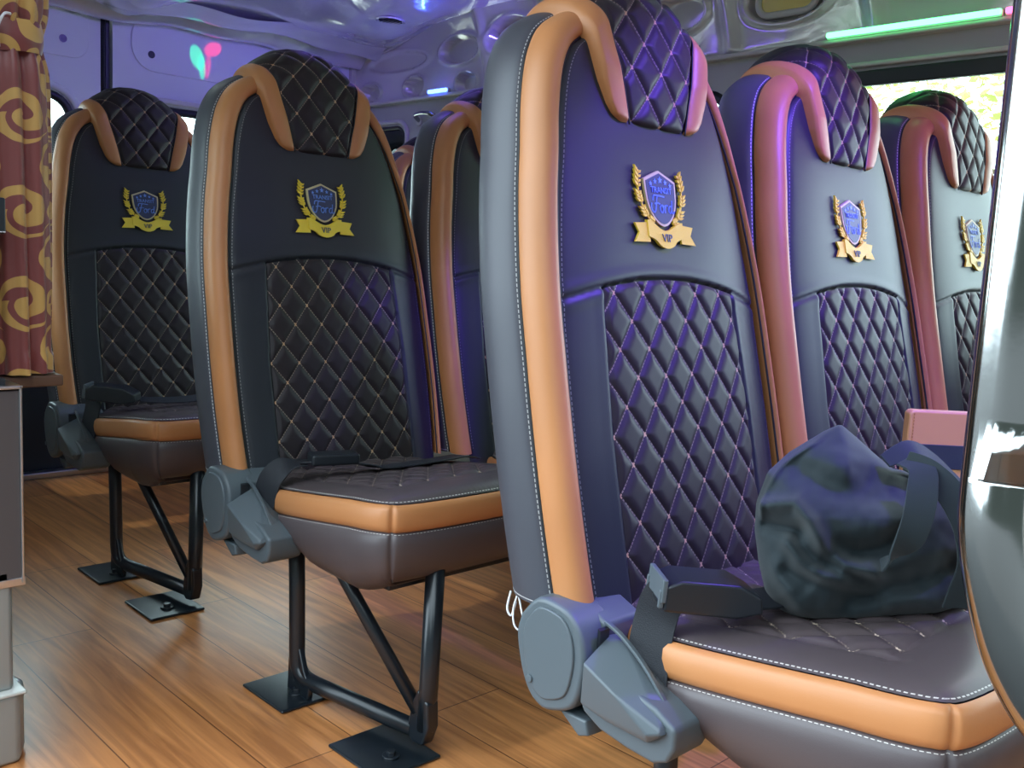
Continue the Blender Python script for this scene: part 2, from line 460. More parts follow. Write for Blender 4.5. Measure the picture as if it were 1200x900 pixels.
    bm_obj('cover_screw', bm, M['plastic'], rc, bevel=.001)
    bm = bmesh.new(); add_prism(bm, [(-.1385, .345), (-.142, .345), (-.142, .392), (-.1385, .394)], 0, -.242, -.226)
    bm_obj('slot', bm, M['blackp'], rc)
    bm = bmesh.new(); add_prism(bm, [(-.06, .40), (-.10, .41), (-.137, .395), (-.137, .30), (-.10, .282), (-.07, .29)], 0, -.225, -.16)
    bm_obj('hinge_bracket', bm, M['plastic'], root, bevel=.006, seg=3)
    bm = bmesh.new()
    add_hull(bm, [(-.270, -.143, .362), (-.272, -.19, .344), (-.270, -.236, .315), (-.264, -.255, .321), (-.262, -.135, .310), (-.262, -.17, .304), (-.262, -.232, .302),
                  (-.222, -.14, .384), (-.222, -.165, .380), (-.224, -.215, .352), (-.224, -.243, .328), (-.20, -.14, .38), (-.20, -.24, .325), (-.20, -.14, .31), (-.20, -.23, .302)])
    wd = bm_obj('hinge_cover', bm, M['plastic'], root, bevel=.003, seg=3, angle=12)
    bm = bmesh.new()
    add_prism(bm, [(-.128, .310), (-.135, .298), (-.160, .286), (-.20, .280), (-.236, .278), (-.254, .286), (-.262, .304), (-.262, .326), (-.235, .34), (-.15, .36)], 0, -.256, -.19)
    bm_obj('hinge_tray', bm, M['plastic'], root, bevel=.005, seg=3)
    bm = bmesh.new(); add_ribbon(bm, smooth_path([(-.226, -.136, .398), (-.230, -.165, .390), (-.232, -.20, .368), (-.233, -.232, .337), (-.233, -.252, .312)], 5), (1, 0, 0), .006, .004)
    bm_obj('cover_lip', bm, M['plastic'], wd, bevel=.001)
    bm = bmesh.new(); add_hull(bm, [(-.25, -.09, .285), (-.25, -.135, .285), (-.25, -.140, .268), (-.25, -.125, .262), (-.2, -.09, .285), (-.2, -.14, .285), (-.2, -.14, .265), (-.2, -.12, .262)])
    bm_obj('release_lever', bm, M['plastic'], root, bevel=.003)
    # --- base frame
    def legpath(*p): return smooth_path(p, 8)
    fr = None
    bm = bmesh.new(); add_tube(bm, [(-.150, -.172, .335), (-.150, -.180, .20), (-.150, -.184, .10)]+legpath((-.150, -.185, .075), (-.149, -.190, .052), (-.146, -.207, .038), (-.141, -.235, .034))+[(-.105, -.470, .036)], .0145, 16)
    bm_obj('leg', bm, M['steel'], root, sm=True)
    bm = bmesh.new(); add_tube(bm, [(-.100, -.503, .335), (-.102, -.500, .12), (-.103, -.499, .045)], .0155, 16)
    bm_obj('leg', bm, M['steel'], root, sm=True)
    bm = bmesh.new(); add_tube(bm, [(-.148, -.27, .30), (-.140, -.300, .262), (-.106, -.482, .070)], .0115, 16)
    bm_obj('brace', bm, M['steel'], root, sm=True)
    bm = bmesh.new(); add_prism(bm, [(-.462, .030), (-.475, .085), (-.488, .112), (-.515, .095), (-.518, .055), (-.505, .022), (-.48, .018)], 0, -.116, -.092)
    bm_obj('gusset', bm, M['steel'], root, bevel=.004)
    bm = bmesh.new(); add_prism(bm, [(-.162, .006), (-.166, .10), (-.178, .112), (-.2, .09), (-.215, .055), (-.235, .03), (-.23, .006)], 0, -.156, -.144)
    bm_obj('gusset', bm, M['steel'], root, bevel=.003)
    for (x0, x1, y0, y1) in ((-.212, -.092, -.240, -.100), (-.212, -.090, -.524, -.382)):
        bm = bmesh.new(); add_box(bm, ((x0+x1)/2, (y0+y1)/2, .004), (x1-x0, y1-y0, .006))
        pl = bm_obj('floor_plate', bm, M['steel'], root, bevel=.003)
        bm = bmesh.new(); add_tube(bm, [(x0+.055, y0+.045, .006), (x0+.055, y0+.045, .011)], .014, 20); add_tube(bm, [(x0+.055, y0+.045, .010), (x0+.055, y0+.045, .018)], .008, 6)
        bm_obj('bolt', bm, M['steel'], pl, bevel=.001)
    bm = bmesh.new(); add_box(bm, (-.0, -.30, .296), (.36, .03, .02)); add_box(bm, (0, -.46, .292), (.34, .03, .02))
    bm_obj('cross_bar', bm, M['steel'], root, bevel=.003)
    return root

def prism_pts(bm, pts, d, th):
    """extrude a 2-D outline lying on the seat face; pts (x, z); d = distance proud"""
    A = [bm.verts.new((x, plane(z)-.0100-d, z)) for x, z in pts]; B = [bm.verts.new((x, plane(z)-.0100-d+th, z)) for x, z in pts]
    n = len(pts); bm.faces.new(A); bm.faces.new(B[::-1])
    for i in range(n): bm.faces.new((A[i], B[i], B[(i+1) % n], A[(i+1) % n]))
def stroke(bm, pts, w, d):
    P = [Vector((x, 0, z)) for x, z in pts]
    for a, b in zip(P, P[1:]):
        t = (b-a).normalized(); n = Vector((-t.z, 0, t.x))*w/2; a2 = a-t*w*.3; b2 = b+t*w*.3
        prism_pts(bm, [(q.x, q.z) for q in (a2+n, b2+n, b2-n, a2-n)], d, .002)
def sp2(pts, n=5): return [(p.x, p.z) for p in smooth_path([(a, 0, b) for a, b in pts], n)]

def build_emblem(root):
    # shield
    H = [(0, .930), (.034, .917)]+sp2([(.0335, .905), (.031, .886), (.022, .869), (.010, .859), (0, .856)], 4)
    pts = H+[(-x, z) for x, z in H[::-1][1:-1]]
    bm = bmesh.new(); prism_pts(bm, pts, .003, .004)
    em = bm_obj('emblem', bm, M['goldpale'], root)
    em['label'] = 'gold crest with laurel branches and ribbon'
    inn = [(x*.90, (z-.892)*.91+.892) for x, z in pts]
    bm = bmesh.new(); prism_pts(bm, inn, .0036, .003); bm_obj('shield_field', bm, M['navy'], em)
    # laurels
    for s in (-1, 1):
        bm = bmesh.new()
        stem = sp2([(.020*s, .861), (.033*s, .868), (.043*s, .885), (.047*s, .905), (.043*s, .927)], 4)
        stroke(bm, stem, .0022, .003)
        for k in range(13):
            t = k/12; i = min(len(stem)-2, int(t*(len(stem)-1))); p = Vector((stem[i][0], stem[i][1])); q = Vector((stem[i+1][0], stem[i+1][1]))
            dr = (q-p).normalized(); nm = Vector((-dr.y, dr.x))
            for e in (-1, 1):
                L = .0125 if (e*s < 0) else .0075
                ax = (dr*.8+nm*e*.75).normalized(); c0 = p; c1 = p+ax*L; w = Vector((-ax.y, ax.x))*.0020
                mpt = c0+ax*L*.5
                prism_pts(bm, [tuple(c0), tuple(mpt+w), tuple(c1), tuple(mpt-w)], .0038, .0035)
        bm_obj('laurel_branch', bm, M['gold'], em)
    # ribbon
    bm = bmesh.new()
    mid = [(-.038, .863), (-.026, .860), (-.012, .853), (0, .8505), (.012, .853), (.026, .860), (.038, .863)]
    top = sp2(mid, 3); bot = [(x, z-.0235+.004*cos(x/.038*pi/2)-.004) for x, z in top]
    bot = [(x, z-.0215-(.002 if abs(x) < .02 else 0)) for x, z in top]
    prism_pts(bm, top+bot[::-1], .0052, .005)
    for s in (-1, 1):
        prism_pts(bm, [(s*.034, .860), (s*.063, .858), (s*.056, .846), (s*.066, .8335), (s*.034, .8345)], .0036, .003)
    rb = bm_obj('ribbon', bm, M['gold'], em)
    # lettering
    def text(body, size, x, z, mat, d, name, parent, stretch=1.):
        cu = bpy.data.curves.new(name, 'FONT'); cu.body = body; cu.size = size; cu.align_x = 'CENTER'; cu.align_y = 'CENTER'; cu.extrude = .0004; cu.resolution_u = 2
        o = bpy.data.objects.new(name+'_tmp', cu); COL.objects.link(o)
        dg = bpy.context.evaluated_depsgraph_get(); me = bpy.data.meshes.new_from_object(o.evaluated_get(dg))
        COL.objects.unlink(o); bpy.data.objects.remove(o)
        for vv in me.vertices:
            X, Z, T = vv.co.x*stretch+x, vv.co.y+z, vv.co.z
            vv.co = (X, plane(Z)-.0100-d-T, Z)
        me.name = name
        return link(name, me, mat, parent)
    text('TRANSIT', .0115, 0, .9035, M['blue'], .0042, 'lettering', em, 1.0)
    text('VIP', .0150, 0, .8405, M['letterdark'], .0060, 'lettering', em, 1.05)
    bm = bmesh.new()
    # script word in flowing strokes
    k = .0235; ox, oz = -.0245, .8725
    def S(pts): stroke(bm, [(ox+x*k, oz+z*k) for x, z in sp2(pts, 4)], .0019, .0042)
    S([(.05, .55), (.0, .35), (.1, .1), (.3, .1), (.45, .45), (.6, .95), (.75, 1.0)])
    S([(.2, .75), (.3, 1.0), (.7, 1.02), (1.25, .98)])
    S([(.35, .55), (.6, .6), (.8, .55)])
    S([(.95, .5), (.8, .35), (.85, .12), (1.0, .1), (1.1, .3), (1.0, .5), (1.15, .42)])
    S([(1.25, .5), (1.22, .1)]); S([(1.22, .3), (1.35, .5), (1.5, .5)])
    S([(1.85, .5), (1.65, .45), (1.58, .2), (1.7, .1), (1.85, .25), (1.95, .8)]); S([(1.95, .8), (1.86, .2), (1.98, .1), (2.1, .2)])
    bm_obj('lettering', bm, M['blue'], em)
    for x, z, r in ((-.021, .9115, .0036), (-.011, .9150, .0040), (0, .9175, .0052), (.011, .9150, .0040), (.021, .9115, .0036)):
        bm = bmesh.new()
        prism_pts(bm, [(x+r*(1 if i % 2 == 0 else .42)*sin(i*pi/5), z+r*(1 if i % 2 == 0 else .42)*cos(i*pi/5)) for i in range(10)], .0042, .002)
        bm_obj('star', bm, M['blue'], em)
    return em

def cush_plan(n=640):
    """left rear -> left front -> right front -> right rear, (x, y)"""
    h = [(-.150, -.085), (-.180, -.130), (-.203, -.178), (-.212, -.235), (-.216, -.32), (-.217, -.42), (-.214, -.475), (-.203, -.508), (-.175, -.524), (-.10, -.533), (0, -.536)]
    full = h+[(-x, y) for x, y in h[::-1][1:]]
    P, L = resample(smooth_path([(a, b, 0) for a, b in full], 12), n)
    return P, L
def ctop(y): return interp([(-.54, .431), (-.50, .4315), (-.42, .424), (-.30, .407), (-.20, .393), (-.10, .384), (.02, .38)], y)
def build_cushion(root):
    P, L = cush_plan(); n = len(P)
    N = []
    for i in range(n):
        t = (P[min(i+1, n-1)]-P[max(i-1, 0)]).normalized(); N.append(Vector((-t.y, t.x, 0)))   # inward
    c = sum(P, Vector())/n
    for i in range(n):
        if N[i].dot(c-P[i]) < 0: N[i] = -N[i]
    def corner(i):                      # groove of the vertical seam at both front corners
        d = min(abs(P[i].x+.198), abs(P[i].x-.198)) if P[i].y < -.49 else 1
        return .0045*exp(-(d/.0028)**2)
    def rings(prof, name, mat, vd, bottom=False, cap_top=None):
        v = []; uv = []; f = []; K = len(prof)
        cum = [0]
        for a, b in zip(prof, prof[1:]): cum.append(cum[-1]+math.hypot(b[0]-a[0], b[1]-a[1]))
        for i in range(n):
            zt_ = ctop(P[i].y)
            for k, (ins, dz, fr) in enumerate(prof):
                zb = interp([(-.54, .300), (-.5, .294), (-.42, .268), (-.30, .272), (-.2, .31), (-.1, .32)], P[i].y)
                z = (zt_+dz) if fr is None else zb+(zt_-.045-zb)*fr
                q = P[i]+N[i]*(ins+corner(i)*(1 if k not in (0, K-1) else .5)); v.append(Vector((q.x, q.y, z))); uv.append((L*i/(n-1), vd(cum[k], cum[-1])))
        for i in range(n-1):
            for k in range(K-1):
                a = i*K+k; f.append((a, a+K, a+K+1, a+1))
        if bottom:
            f.append(tuple(i*K+K-1 for i in range(n)))
        # rear closure
        f.append(tuple([k for k in range(K)]+[(n-1)*K+k for k in range(K-1, -1, -1)]))
        return mesh_obj(name, v, f, mat, root, uv)
    rings([(.0105, -.002, None), (.004, -.0035, None), (.0005, -.009, None), (-.0015, -.020, None), (-.0015, -.032, None), (.001, -.040, None), (.006, -.0435, None)], 'cushion_band', M['orange'], lambda c, t: 1)
    body = rings([(.006, -.0435, None), (.002, -.046, None), (-.001, 0, .93), (-.003, 0, .8), (-.001, 0, .6), (.004, 0, .4), (.014, 0, .2), (.030, 0, .06), (.05, 0, 0)], 'cushion', M['brown'], lambda c, t: c, bottom=True)
    # top: grid between the left and right halves of the plan
    v = []; uv = []; f = []; NC = 110; H = (n-1)//2
    rows = list(range(0, H+1, 3)); rows = rows if rows[-1] == H else rows+[H]
    for r_, i in enumerate(rows):
        l = P[i]+N[i]*.0115; r = P[n-1-i]+N[n-1-i]*.0115
        if i == H: l = r = (l+r)/2
        for c_ in range(NC+1):
            t = c_/NC; q = l.lerp(r, t)
            # rows near the front corner fan in: move them towards the front edge smoothly
            e = min((q-P[k]).length for k in range(max(0, i-14), min(n, i+15))) if False else None
            v.append(q.copy()); uv.append((0, 1))
    import_e = [Vector((p.x, p.y, 0)) for p in P[::5]]
    for k, q in enumerate(v):
        e = min((abs(q.x-p.x)+abs(q.y-p.y)*1.0 if False else math.hypot(q.x-p.x, q.y-p.y)) for p in import_e) if (abs(q.x) > .15 or q.y < -.46) else .06
        e = max(0, min(e-.0105, .06))
        z = ctop(q.y)-.002+.009*(1-exp(-e/.012))+.006*(1-(q.x/.22)**2)*(1-exp(-e/.02))
        qx = max(abs(q.x)-.145, 0); inside = abs(q.x) < .145 and -.43 < q.y < -.1
        dq = min(abs(abs(q.x)-.145), abs(q.y+.43)) if (abs(q.x) < .16 and q.y > -.445) else 1
        z -= .003*exp(-(dq/.004)**2)
        if inside:
            u = q.x/.0575+q.y/.0705; w = q.x/.0575-q.y/.0705; z += .006*quilt_h(u, w)-.003; uv[k] = (u, w)
        else: uv[k] = (.5, .5)
        v[k] = Vector((q.x, q.y, z))
        if not inside: uv[k] = (q.x*0+k*.0001, e)
    mi = []
    for r_ in range(len(rows)-1):
        for c_ in range(NC):
            a = r_*(NC+1)+c_; f.append((a, a+1, a+NC+2, a+NC+1))
            cc = (v[a]+v[a+NC+2])/2; mi.append(1 if abs(cc.x) < .143 and -.428 < cc.y < -.1 else 0)
    # arc length for the stitched rim
    for r_, i in enumerate(rows):
        for c_ in range(NC+1):
            k = r_*(NC+1)+c_
            q = v[k]
            if not (abs(q.x) < .145 and -.43 < q.y < -.1): uv[k] = ((q.x if q.y < -.5 else q.y), uv[k][1])
    mesh_obj('cushion_top', v, f, [M['brown'], M['cquilt']], root, uv, mi)

M['thread'] = simple('grey_thread', (.35, .33, .33), .7)
M['rubberleather'] = leather('black_headrest_leather', (.012, .012, .018), .42)
M['cquilt'] = quilt_mat('quilted_cushion_leather', (.075, .057, .060), .42, (.22, .17, .14), (.6, .48, .36))
proto = build_seat()

# ---- seat belts: buckle and webbing (parts of their seat)
def belt_folded(root):
    bm = bmesh.new()
    p = smooth_path([(-.222, -.195, .335), (-.214, -.190, .375), (-.206, -.190, .412), (-.203, -.197, .438), (-.196, -.212, .450), (-.185, -.225, .451)], 6)
    add_ribbon(bm, p, (.35, -1, 0), .048, .003)
    sb = bm_obj('seat_belt', bm, M['webbing'], root, bevel=.0008)
    R = Matrix.Rotation(radians(-38), 4, 'Z') @ Matrix.Rotation(radians(4), 4, 'Y')
    bm = bmesh.new()
    prof = [(-.052, -.018), (-.052, .010), (-.035, .018), (.030, .018), (.056, .006), (.060, -.012), (.03, -.020)]
    add_prism(bm, [(a, b) for a, b in prof], 1, -.029, .029)
    bmesh.ops.transform(bm, matrix=Matrix.Translation((-.178, -.232, .452)) @ R, verts=bm.verts)
    bm_obj('buckle', bm, M['blackp'], sb, bevel=.004, seg=3)
    bm = bmesh.new(); add_box(bm, (-.053, 0, .005), (.006, .060, .026)); add_box(bm, (-.055, -.026, -.004), (.006, .005, .02)); add_box(bm, (-.055, .026, -.004), (.006, .005, .02))
    bmesh.ops.transform(bm, matrix=Matrix.Translation((-.178, -.232, .452)) @ R, verts=bm.verts)
    bm_obj('buckle_mouth', bm, M['plastic'], sb, bevel=.0015)
    bm = bmesh.new()
    p = smooth_path([(-.125, -.255, .437), (-.09, -.262, .434), (-.04, -.268, .432), (.02, -.258, .432), (.10, -.225, .43), (.17, -.16, .42)], 6)
    add_ribbon(bm, p, (.2, -1, -.15), .046, .003)
    bm_obj('webbing', bm, M['webbing'], sb, bevel=.0008)
def belt_across(root):
    bm = bmesh.new()
    p = smooth_path([(-.222, -.175, .335), (-.216, -.175, .37), (-.21, -.185, .408), (-.19, -.20, .432), (-.16, -.21, .436)], 6)
    add_ribbon(bm, p, (.35, -1, 0), .048, .003)
    sb = bm_obj('seat_belt', bm, M['webbing'], root, bevel=.0008)
    bm = bmesh.new()
    p = smooth_path([(-.17, -.205, .437), (-.12, -.225, .437), (-.06, -.243, .428), (-.03, -.250, .420), (.02, -.256, .420), (.08, -.258, .421), (.13, -.25, .420), (.18, -.235, .416), (.222, -.215, .405)], 6)
    add_ribbon(bm, p, (.05, -1, .12), .046, .003)
    bm_obj('webbing', bm, M['webbing'], sb, bevel=.0008)
    bm = bmesh.new(); add_box(bm, (-.115, -.232, .443), (.085, .040, .020), Matrix.Rotation(radians(-18), 4, 'Z'))
    bm_obj('buckle', bm, M['blackp'], sb, bevel=.005, seg=3)

SEATS = [
    ('A', (0, 0), 'charcoal and orange passenger seat in the foreground with the navy bag on its cushion', 1),
    ('B', (0, .82), 'charcoal passenger seat with orange bands and a black belt lying across its cushion', 2),
    ('C', (0, 1.635), 'charcoal passenger seat with orange bands beside the patterned curtain, rearmost of the aisle column', 1),
    ('F', (.495, -.022), 'orange banded passenger seat directly behind the navy bag, lit violet on its headrest', 0),
    ('G', (.991, -.035), 'orange banded passenger seat against the side window, half hidden by the chrome pole', 0),
    ('D', (.495, .779), 'orange banded passenger seat showing between the two nearer aisle seats', 0),
    ('E', (.985, 1.60), 'small far passenger seat by the rear side window, only its shoulder showing', 0),
]
base = proto; placed = {}
for k, (nm, (x, y), lab, belt) in enumerate(SEATS):
    o = base if k == len(SEATS)-1 else copy_tree(base)
    if k == 0: pass
    if nm in 'FGDE':
        for ch in list(o.children):
            kn = ch.name.split('.')[0]
            if kn in ('recliner_cover', 'hinge_bracket', 'hinge_cover', 'hinge_tray', 'release_lever'):
                for g in list(ch.children): bpy.data.objects.remove(g)
                bpy.data.objects.remove(ch)
            elif kn in ('leg', 'brace', 'gusset', 'floor_plate'): ch.location.x += .29
    o.location = (x, y, 0)
    tag(o, lab, 'seat', 'passenger seats in rows')
    placed[nm] = o
for nm, (x, y), lab, belt in SEATS:
    if belt == 1: belt_folded(placed[nm])
    if belt == 2: belt_across(placed[nm])
bm = bmesh.new()
add_tube(bm, smooth_path([(-.236, .03, .402), (-.240, .032, .385), (-.244, .026, .368), (-.243, .018, .362), (-.240, .012, .368), (-.238, .020, .385), (-.236, .028, .402)], 6), .0012, 8)
add_tube(bm, smooth_path([(-.234, .044, .402), (-.237, .046, .38), (-.235, .040, .372), (-.232, .036, .39)], 6), .0014, 8)
bmesh.ops.translate(bm, vec=(.002, -.030, -.010), verts=bm.verts)
bm_obj('elastic_loop', bm, M['white'], placed['A'], sm=True)

# ------------------------------------------------------------------ the vehicle's inside
XW, XL, YR = 1.25, -.64, 2.56
def struct(o): o['kind'] = 'structure'; return o
def quick(name, c, s, mat, bevel=0, parent=None):
    bm = bmesh.new(); add_box(bm, c, s); return bm_obj(name, bm, mat, parent, bevel=bevel)
struct(quick('floor', ((XW+XL)/2, -.17, -.03), (XW-XL, 5.46, .06), M['wood']))
def rrect(y0, y1, z0, z1, r, n=8):
    out = []
    for cx, cy, a0 in ((y1-r, z1-r, 0), (y0+r, z1-r, 90), (y0+r, z0+r, 180), (y1-r, z0+r, 270)):
        for k in range(n+1):
            a = radians(a0+90*k/n); out.append((cx+r*cos(a), cy+r*sin(a)))
    return out
def panel_with_holes(name, outer, holes, axis, at, th, mat, bevel=.0):
    cu = bpy.data.curves.new(name, 'CURVE'); cu.dimensions = '2D'; cu.fill_mode = 'BOTH'; cu.extrude = th/2
    for loop in [outer]+holes:
        s = cu.splines.new('POLY'); s.points.add(len(loop)-1); s.use_cyclic_u = True
        for p, q in zip(s.points, loop): p.co = (q[0], q[1], 0, 1)
    o = bpy.data.objects.new(name, cu); COL.objects.link(o)
    me = bpy.data.meshes.new_from_object(o.evaluated_get(bpy.context.evaluated_depsgraph_get()))
    COL.objects.unlink(o); bpy.data.objects.remove(o)
    for v in me.vertices:
        a, b, t = v.co
        v.co = (at+t, a, b) if axis == 0 else (a, at+t, b)
    me.name = name; smooth(me, False)
    return link(name, me, mat)
def ring_frame(name, pts, axis, at, r, mat, parent=None, flat=1.):
    bm = bmesh.new()
    P = [(at, a, b) if axis == 0 else (a, at, b) for a, b in pts]; P.append(P[0]); P.append(P[1])
    add_tube(bm, P, r, 10, caps=False)
    return bm_obj(name, bm, mat, parent, sm=True)

# --- side wall with windows (below the rail)
W1 = rrect(-1.35, .415, .72, 1.290, .06); W2 = rrect(.755, 1.86, .72, 1.285, .07); W3 = rrect(2.205, 2.46, .74, 1.286, .05)
struct(panel_with_holes('wall_right', [(-1.5, 0), (YR, 0), (YR, 1.385), (-1.5, 1.385)], [W1, W2, W3], 0, XW+.02, .04, M['lowerwall']))
nwin = 1
for pts, r in ((W1, .016), (W2, .014), (W3, .006)):
    w = struct(ring_frame('window_%d' % nwin, pts, 0, XW+.002, r, M['rubber'])); nwin += 1
    ys = [p[0] for p in pts]; zs = [p[1] for p in pts]
    bm = bmesh.new(); add_box(bm, (XW+.022, (min(ys)+max(ys))/2, (min(zs)+max(zs))/2), (.004, max(ys)-min(ys)+.004, max(zs)-min(zs)+.004))
    bm_obj('pane', bm, M['glass'], w)
ring_out = [(a, b) for a, b in rrect(2.185, 2.48, .72, 1.306, .06)]
struct(ring_frame('trim_1', ring_out, 0, XW-.002, .010, M['rail']))
# rail under the pressed metal and the ledge above the window
struct(quick('trim_2', (XW-.012, .53, 1.379), (.03, 4.06, .013), M['rail'], .004))
struct(quick('trim_3', (XW-.006, -.5, 1.318), (.02, 1.85, .012), M['rail'], .004))
# black blind rail over the near window
struct(quick('trim_4', (XW-.004, -.47, 1.285), (.02, 1.80, .036), M['rubber'], .004))

# --- pressed metal upper wall: a relief of lightening holes, ribs and pads
def relief(y, z):
    d = 0
    def ell(cy, cz, ry, rz, dep, edge=.12, tilt=0):
        dy, dz = y-cy, z-cz
        if tilt: dy, dz = dy*cos(tilt)+dz*sin(tilt), -dy*sin(tilt)+dz*cos(tilt)
        r = sqrt((dy/ry)**2+(dz/rz)**2)
        t = 1/(1+exp(max(-40, min(40, (r-1)/edge*6))))
        lip = .30*abs(dep)*exp(-((r-1.14)/.12)**2)
        return dep*t-lip
    for a in ((2.43, 1.428, .055, .030, .035), (2.155, 1.428, .060, .034, .035), (1.86, 1.415, .050, .036, .030),
              (1.90, 1.535, .10, .045, .030), (1.64, 1.545, .10, .062, .035), (2.27, 1.53, .17, .035, .012),
              (1.30, 1.52, .16, .05, .035), (.95, 1.52, .09, .05, .03), (-.10, 1.53, .22, .045, .03), (-.62, 1.53, .2, .05, .03),
              (1.12, 1.42, .12, .018, .02)):
        d += ell(*a)
    d += ell(.60, 1.515, .115, .058, .028, .08)
    for yc in (1.76, 1.47, .78, .37, -.38): d -= .016*exp(-((y-yc-.25*(z-1.5))/.022)**2)
    d += .004*sin(y*13+z*20)+.010*max(0, (z-1.58)/.1)**2*-3
    return d
NY, NZ = 620, 46; v = []; f = []
y0, y1, z0, z1 = -1.5, YR, 1.384, 1.70
for j in range(NZ+1):
    for i in range(NY+1):
        y = y0+(y1-y0)*i/NY; z = z0+(z1-z0)*j/NZ
        v.append((XW+relief(y, z)*min(1, j/2)*1.0, y, z))
for j in range(NZ):
    for i in range(NY):
        a = j*(NY+1)+i; f.append((a, a+NY+1, a+NY+2, a+1))
up = struct(mesh_obj('wall_upper', v, f, M['shell']))
up.name = 'wall_right_upper'
# outer skin behind the holes
struct(quick('wall_outer', (XW+.09, .53, 1.54), (.02, 4.06, .33), M['shell']))

struct(quick('trim_14', (XW+.05, YR+.01, .85), (.14, .06, 1.85), M['shell']))
struct(quick('trim_15', (XL-.03, YR+.01, .85), (.08, .06, 1.85), M['shell']))
# --- ceiling
def cz(y): return interp([(-1.6, 1.66), (1.95, 1.66), (2.05, 1.652), (2.27, 1.592), (2.36, 1.585), (2.44, 1.578), (2.56, 1.575)], y)
v = []; f = []; NX, NY = 120, 260
for j in range(NY+1):
    y = -1.5+(YR+1.5)*j/NY
    for i in range(NX+1):
        x = XL+(XW-XL)*i/NX; z = cz(y)
        z += .010*sin(x*7+y*1.3)*exp(-((y-2.0)/.6)**2)+.006*sin(y*9+x*4)*.6
        e = (XW-x); z -= 0 if e > .12 else .0
        # moulded air duct: a swelling that carries the vent
        z -= .045*exp(-(((x-1.03)/.16)**4+((y-2.03)/.20)**4))
        z -= .05*exp(-((x-.30)/.10)**2)*(1-1/(1+exp((2.3-y)/.04)) if False else 1)*.6
        v.append((x, y, z))
for j in range(NY):
    for i in range(NX):
        a = j*(NX+1)+i; f.append((a, a+1, a+NX+2, a+NX+1))
struct(mesh_obj('ceiling', v, f, M['ceil']))
struct(quick('roof_skin', ((XW+XL)/2, -.17, 1.78), (XW-XL+.2, 5.46, .03), M['shell']))
struct(quick('ceiling_front', ((XW+XL)/2, -2.2, 1.68), (XW-XL, 1.42, .03), M['ceil']))
struct(panel_with_holes('wall_right_front', [(-2.9, 0), (-1.5, 0), (-1.5, 1.72), (-2.9, 1.72)], [rrect(-2.5, -1.9, .95, 1.35, .08)], 0, XW+.02, .04, M['lowerwall']))
struct(panel_with_holes('wall_front', [(XL, 0), (XW, 0), (XW, 1.72), (XL, 1.72)], [rrect(XL+.4, XW-.4, 1.05, 1.4, .1)], 1, -2.9, .04, M['lowerwall']))
# edge trim where ceiling meets wall
bm = bmesh.new(); add_tube(bm, smooth_path([(XW-.012, y, cz(y)-.006) for y in (-1.5, 0, 1, 1.6, 1.9, 2.05, 2.27, 2.4, 2.55)], 6), .006, 8)
struct(bm_obj('trim_5', bm, M['rail'], sm=True))
# rear header lip: rolled glossy moulding
v = []; f = []; prof = smooth_path([(0, 2.30, 1.592), (0, 2.36, 1.575), (0, 2.41, 1.562), (0, 2.45, 1.585), (0, 2.48, 1.570), (0, 2.51, 1.543), (0, 2.545, 1.548), (0, 2.56, 1.575)], 6)
NXh = 140
for i in range(NXh+1):
    x = XL+(XW-XL)*i/NXh
    for p in prof:
        v.append((x, p.y, p.z-.010+.010*sin(x*6+p.y*9)+.006*sin(x*17)))
K = len(prof)
for i in range(NXh):
    for k in range(K-1):
        a = i*K+k; f.append((a, a+K, a+K+1, a+1))
struct(mesh_obj('trim_6', v, f, M['ceil']))

# --- ceiling vent
def ellipse_disc(bm, c, rx, ry, h, n=28):
    add_tube(bm, [Vector(c), Vector(c)+Vector((0, 0, h))], 1, n)
vt = empty('ceiling_vent', (1.03, 2.02, 1.612)); tag(vt, 'round black ceiling vent in the violet lit duct', 'vent')
bm = bmesh.new(); add_tube(bm, [(0, 0, .02), (0, 0, -.006)], .042, 32); bm_obj('grille', bm, M['rubber'], vt)
bm = bmesh.new()
for k in range(-3, 4): add_box(bm, (k*.011, 0, -.008), (.003, 2*sqrt(max(.0001, .036**2-(k*.011)**2)), .006))
bm_obj('louvre', bm, M['blackp'], vt)
bm = bmesh.new(); P = [(.044*cos(2*pi*k/40), .044*sin(2*pi*k/40), -.006) for k in range(42)]; add_tube(bm, P, .004, 8, caps=False); bm_obj('bezel', bm, M['ceil'], vt, sm=True)
vt.scale = (1.15, 1.0, 1)

# --- rear doors
hz = 1.60
RW1 = rrect(-.50, .145, .72, 1.262, .075); RW2 = rrect(.385, 1.12, .72, 1.262, .075)
d1 = struct(panel_with_holes('door_1', [(XL, .02), (.243, .02), (.243, hz), (XL, hz)], [RW1], 1, YR+.015, .03, M['door']))
d2 = struct(panel_with_holes('door_2', [(.283, .02), (XW, .02), (XW, hz), (.283, hz)], [RW2], 1, YR+.015, .03, M['door']))
struct(quick('wall_back', (.263, YR+.035, .8), (.05, .02, 1.6), M['rubber']))
for pts, d in ((RW1, d1), (RW2, d2)):
    big = [((a-(pts[0][0]*0))*1, b) for a, b in pts]
    ys = [p[0] for p in pts]; zs = [p[1] for p in pts]; cx = (min(ys)+max(ys))/2; cz_ = (min(zs)+max(zs))/2
    ww, hh = (max(ys)-min(ys))/2, (max(zs)-min(zs))/2
    o = ring_frame('window_frame', rrect(cx-ww-.028, cx+ww+.028, cz_-hh-.028, cz_+hh+.028, .10), 1, YR+.002, .014, M['door'], d)
    ring_frame('window_gasket', pts, 1, YR+.004, .014, M['rubber'], d)
    bm = bmesh.new(); add_box(bm, (cx, YR+.02, cz_), (2*ww+.004, .004, 2*hh+.004)); bm_obj('pane', bm, M['glass'], d)
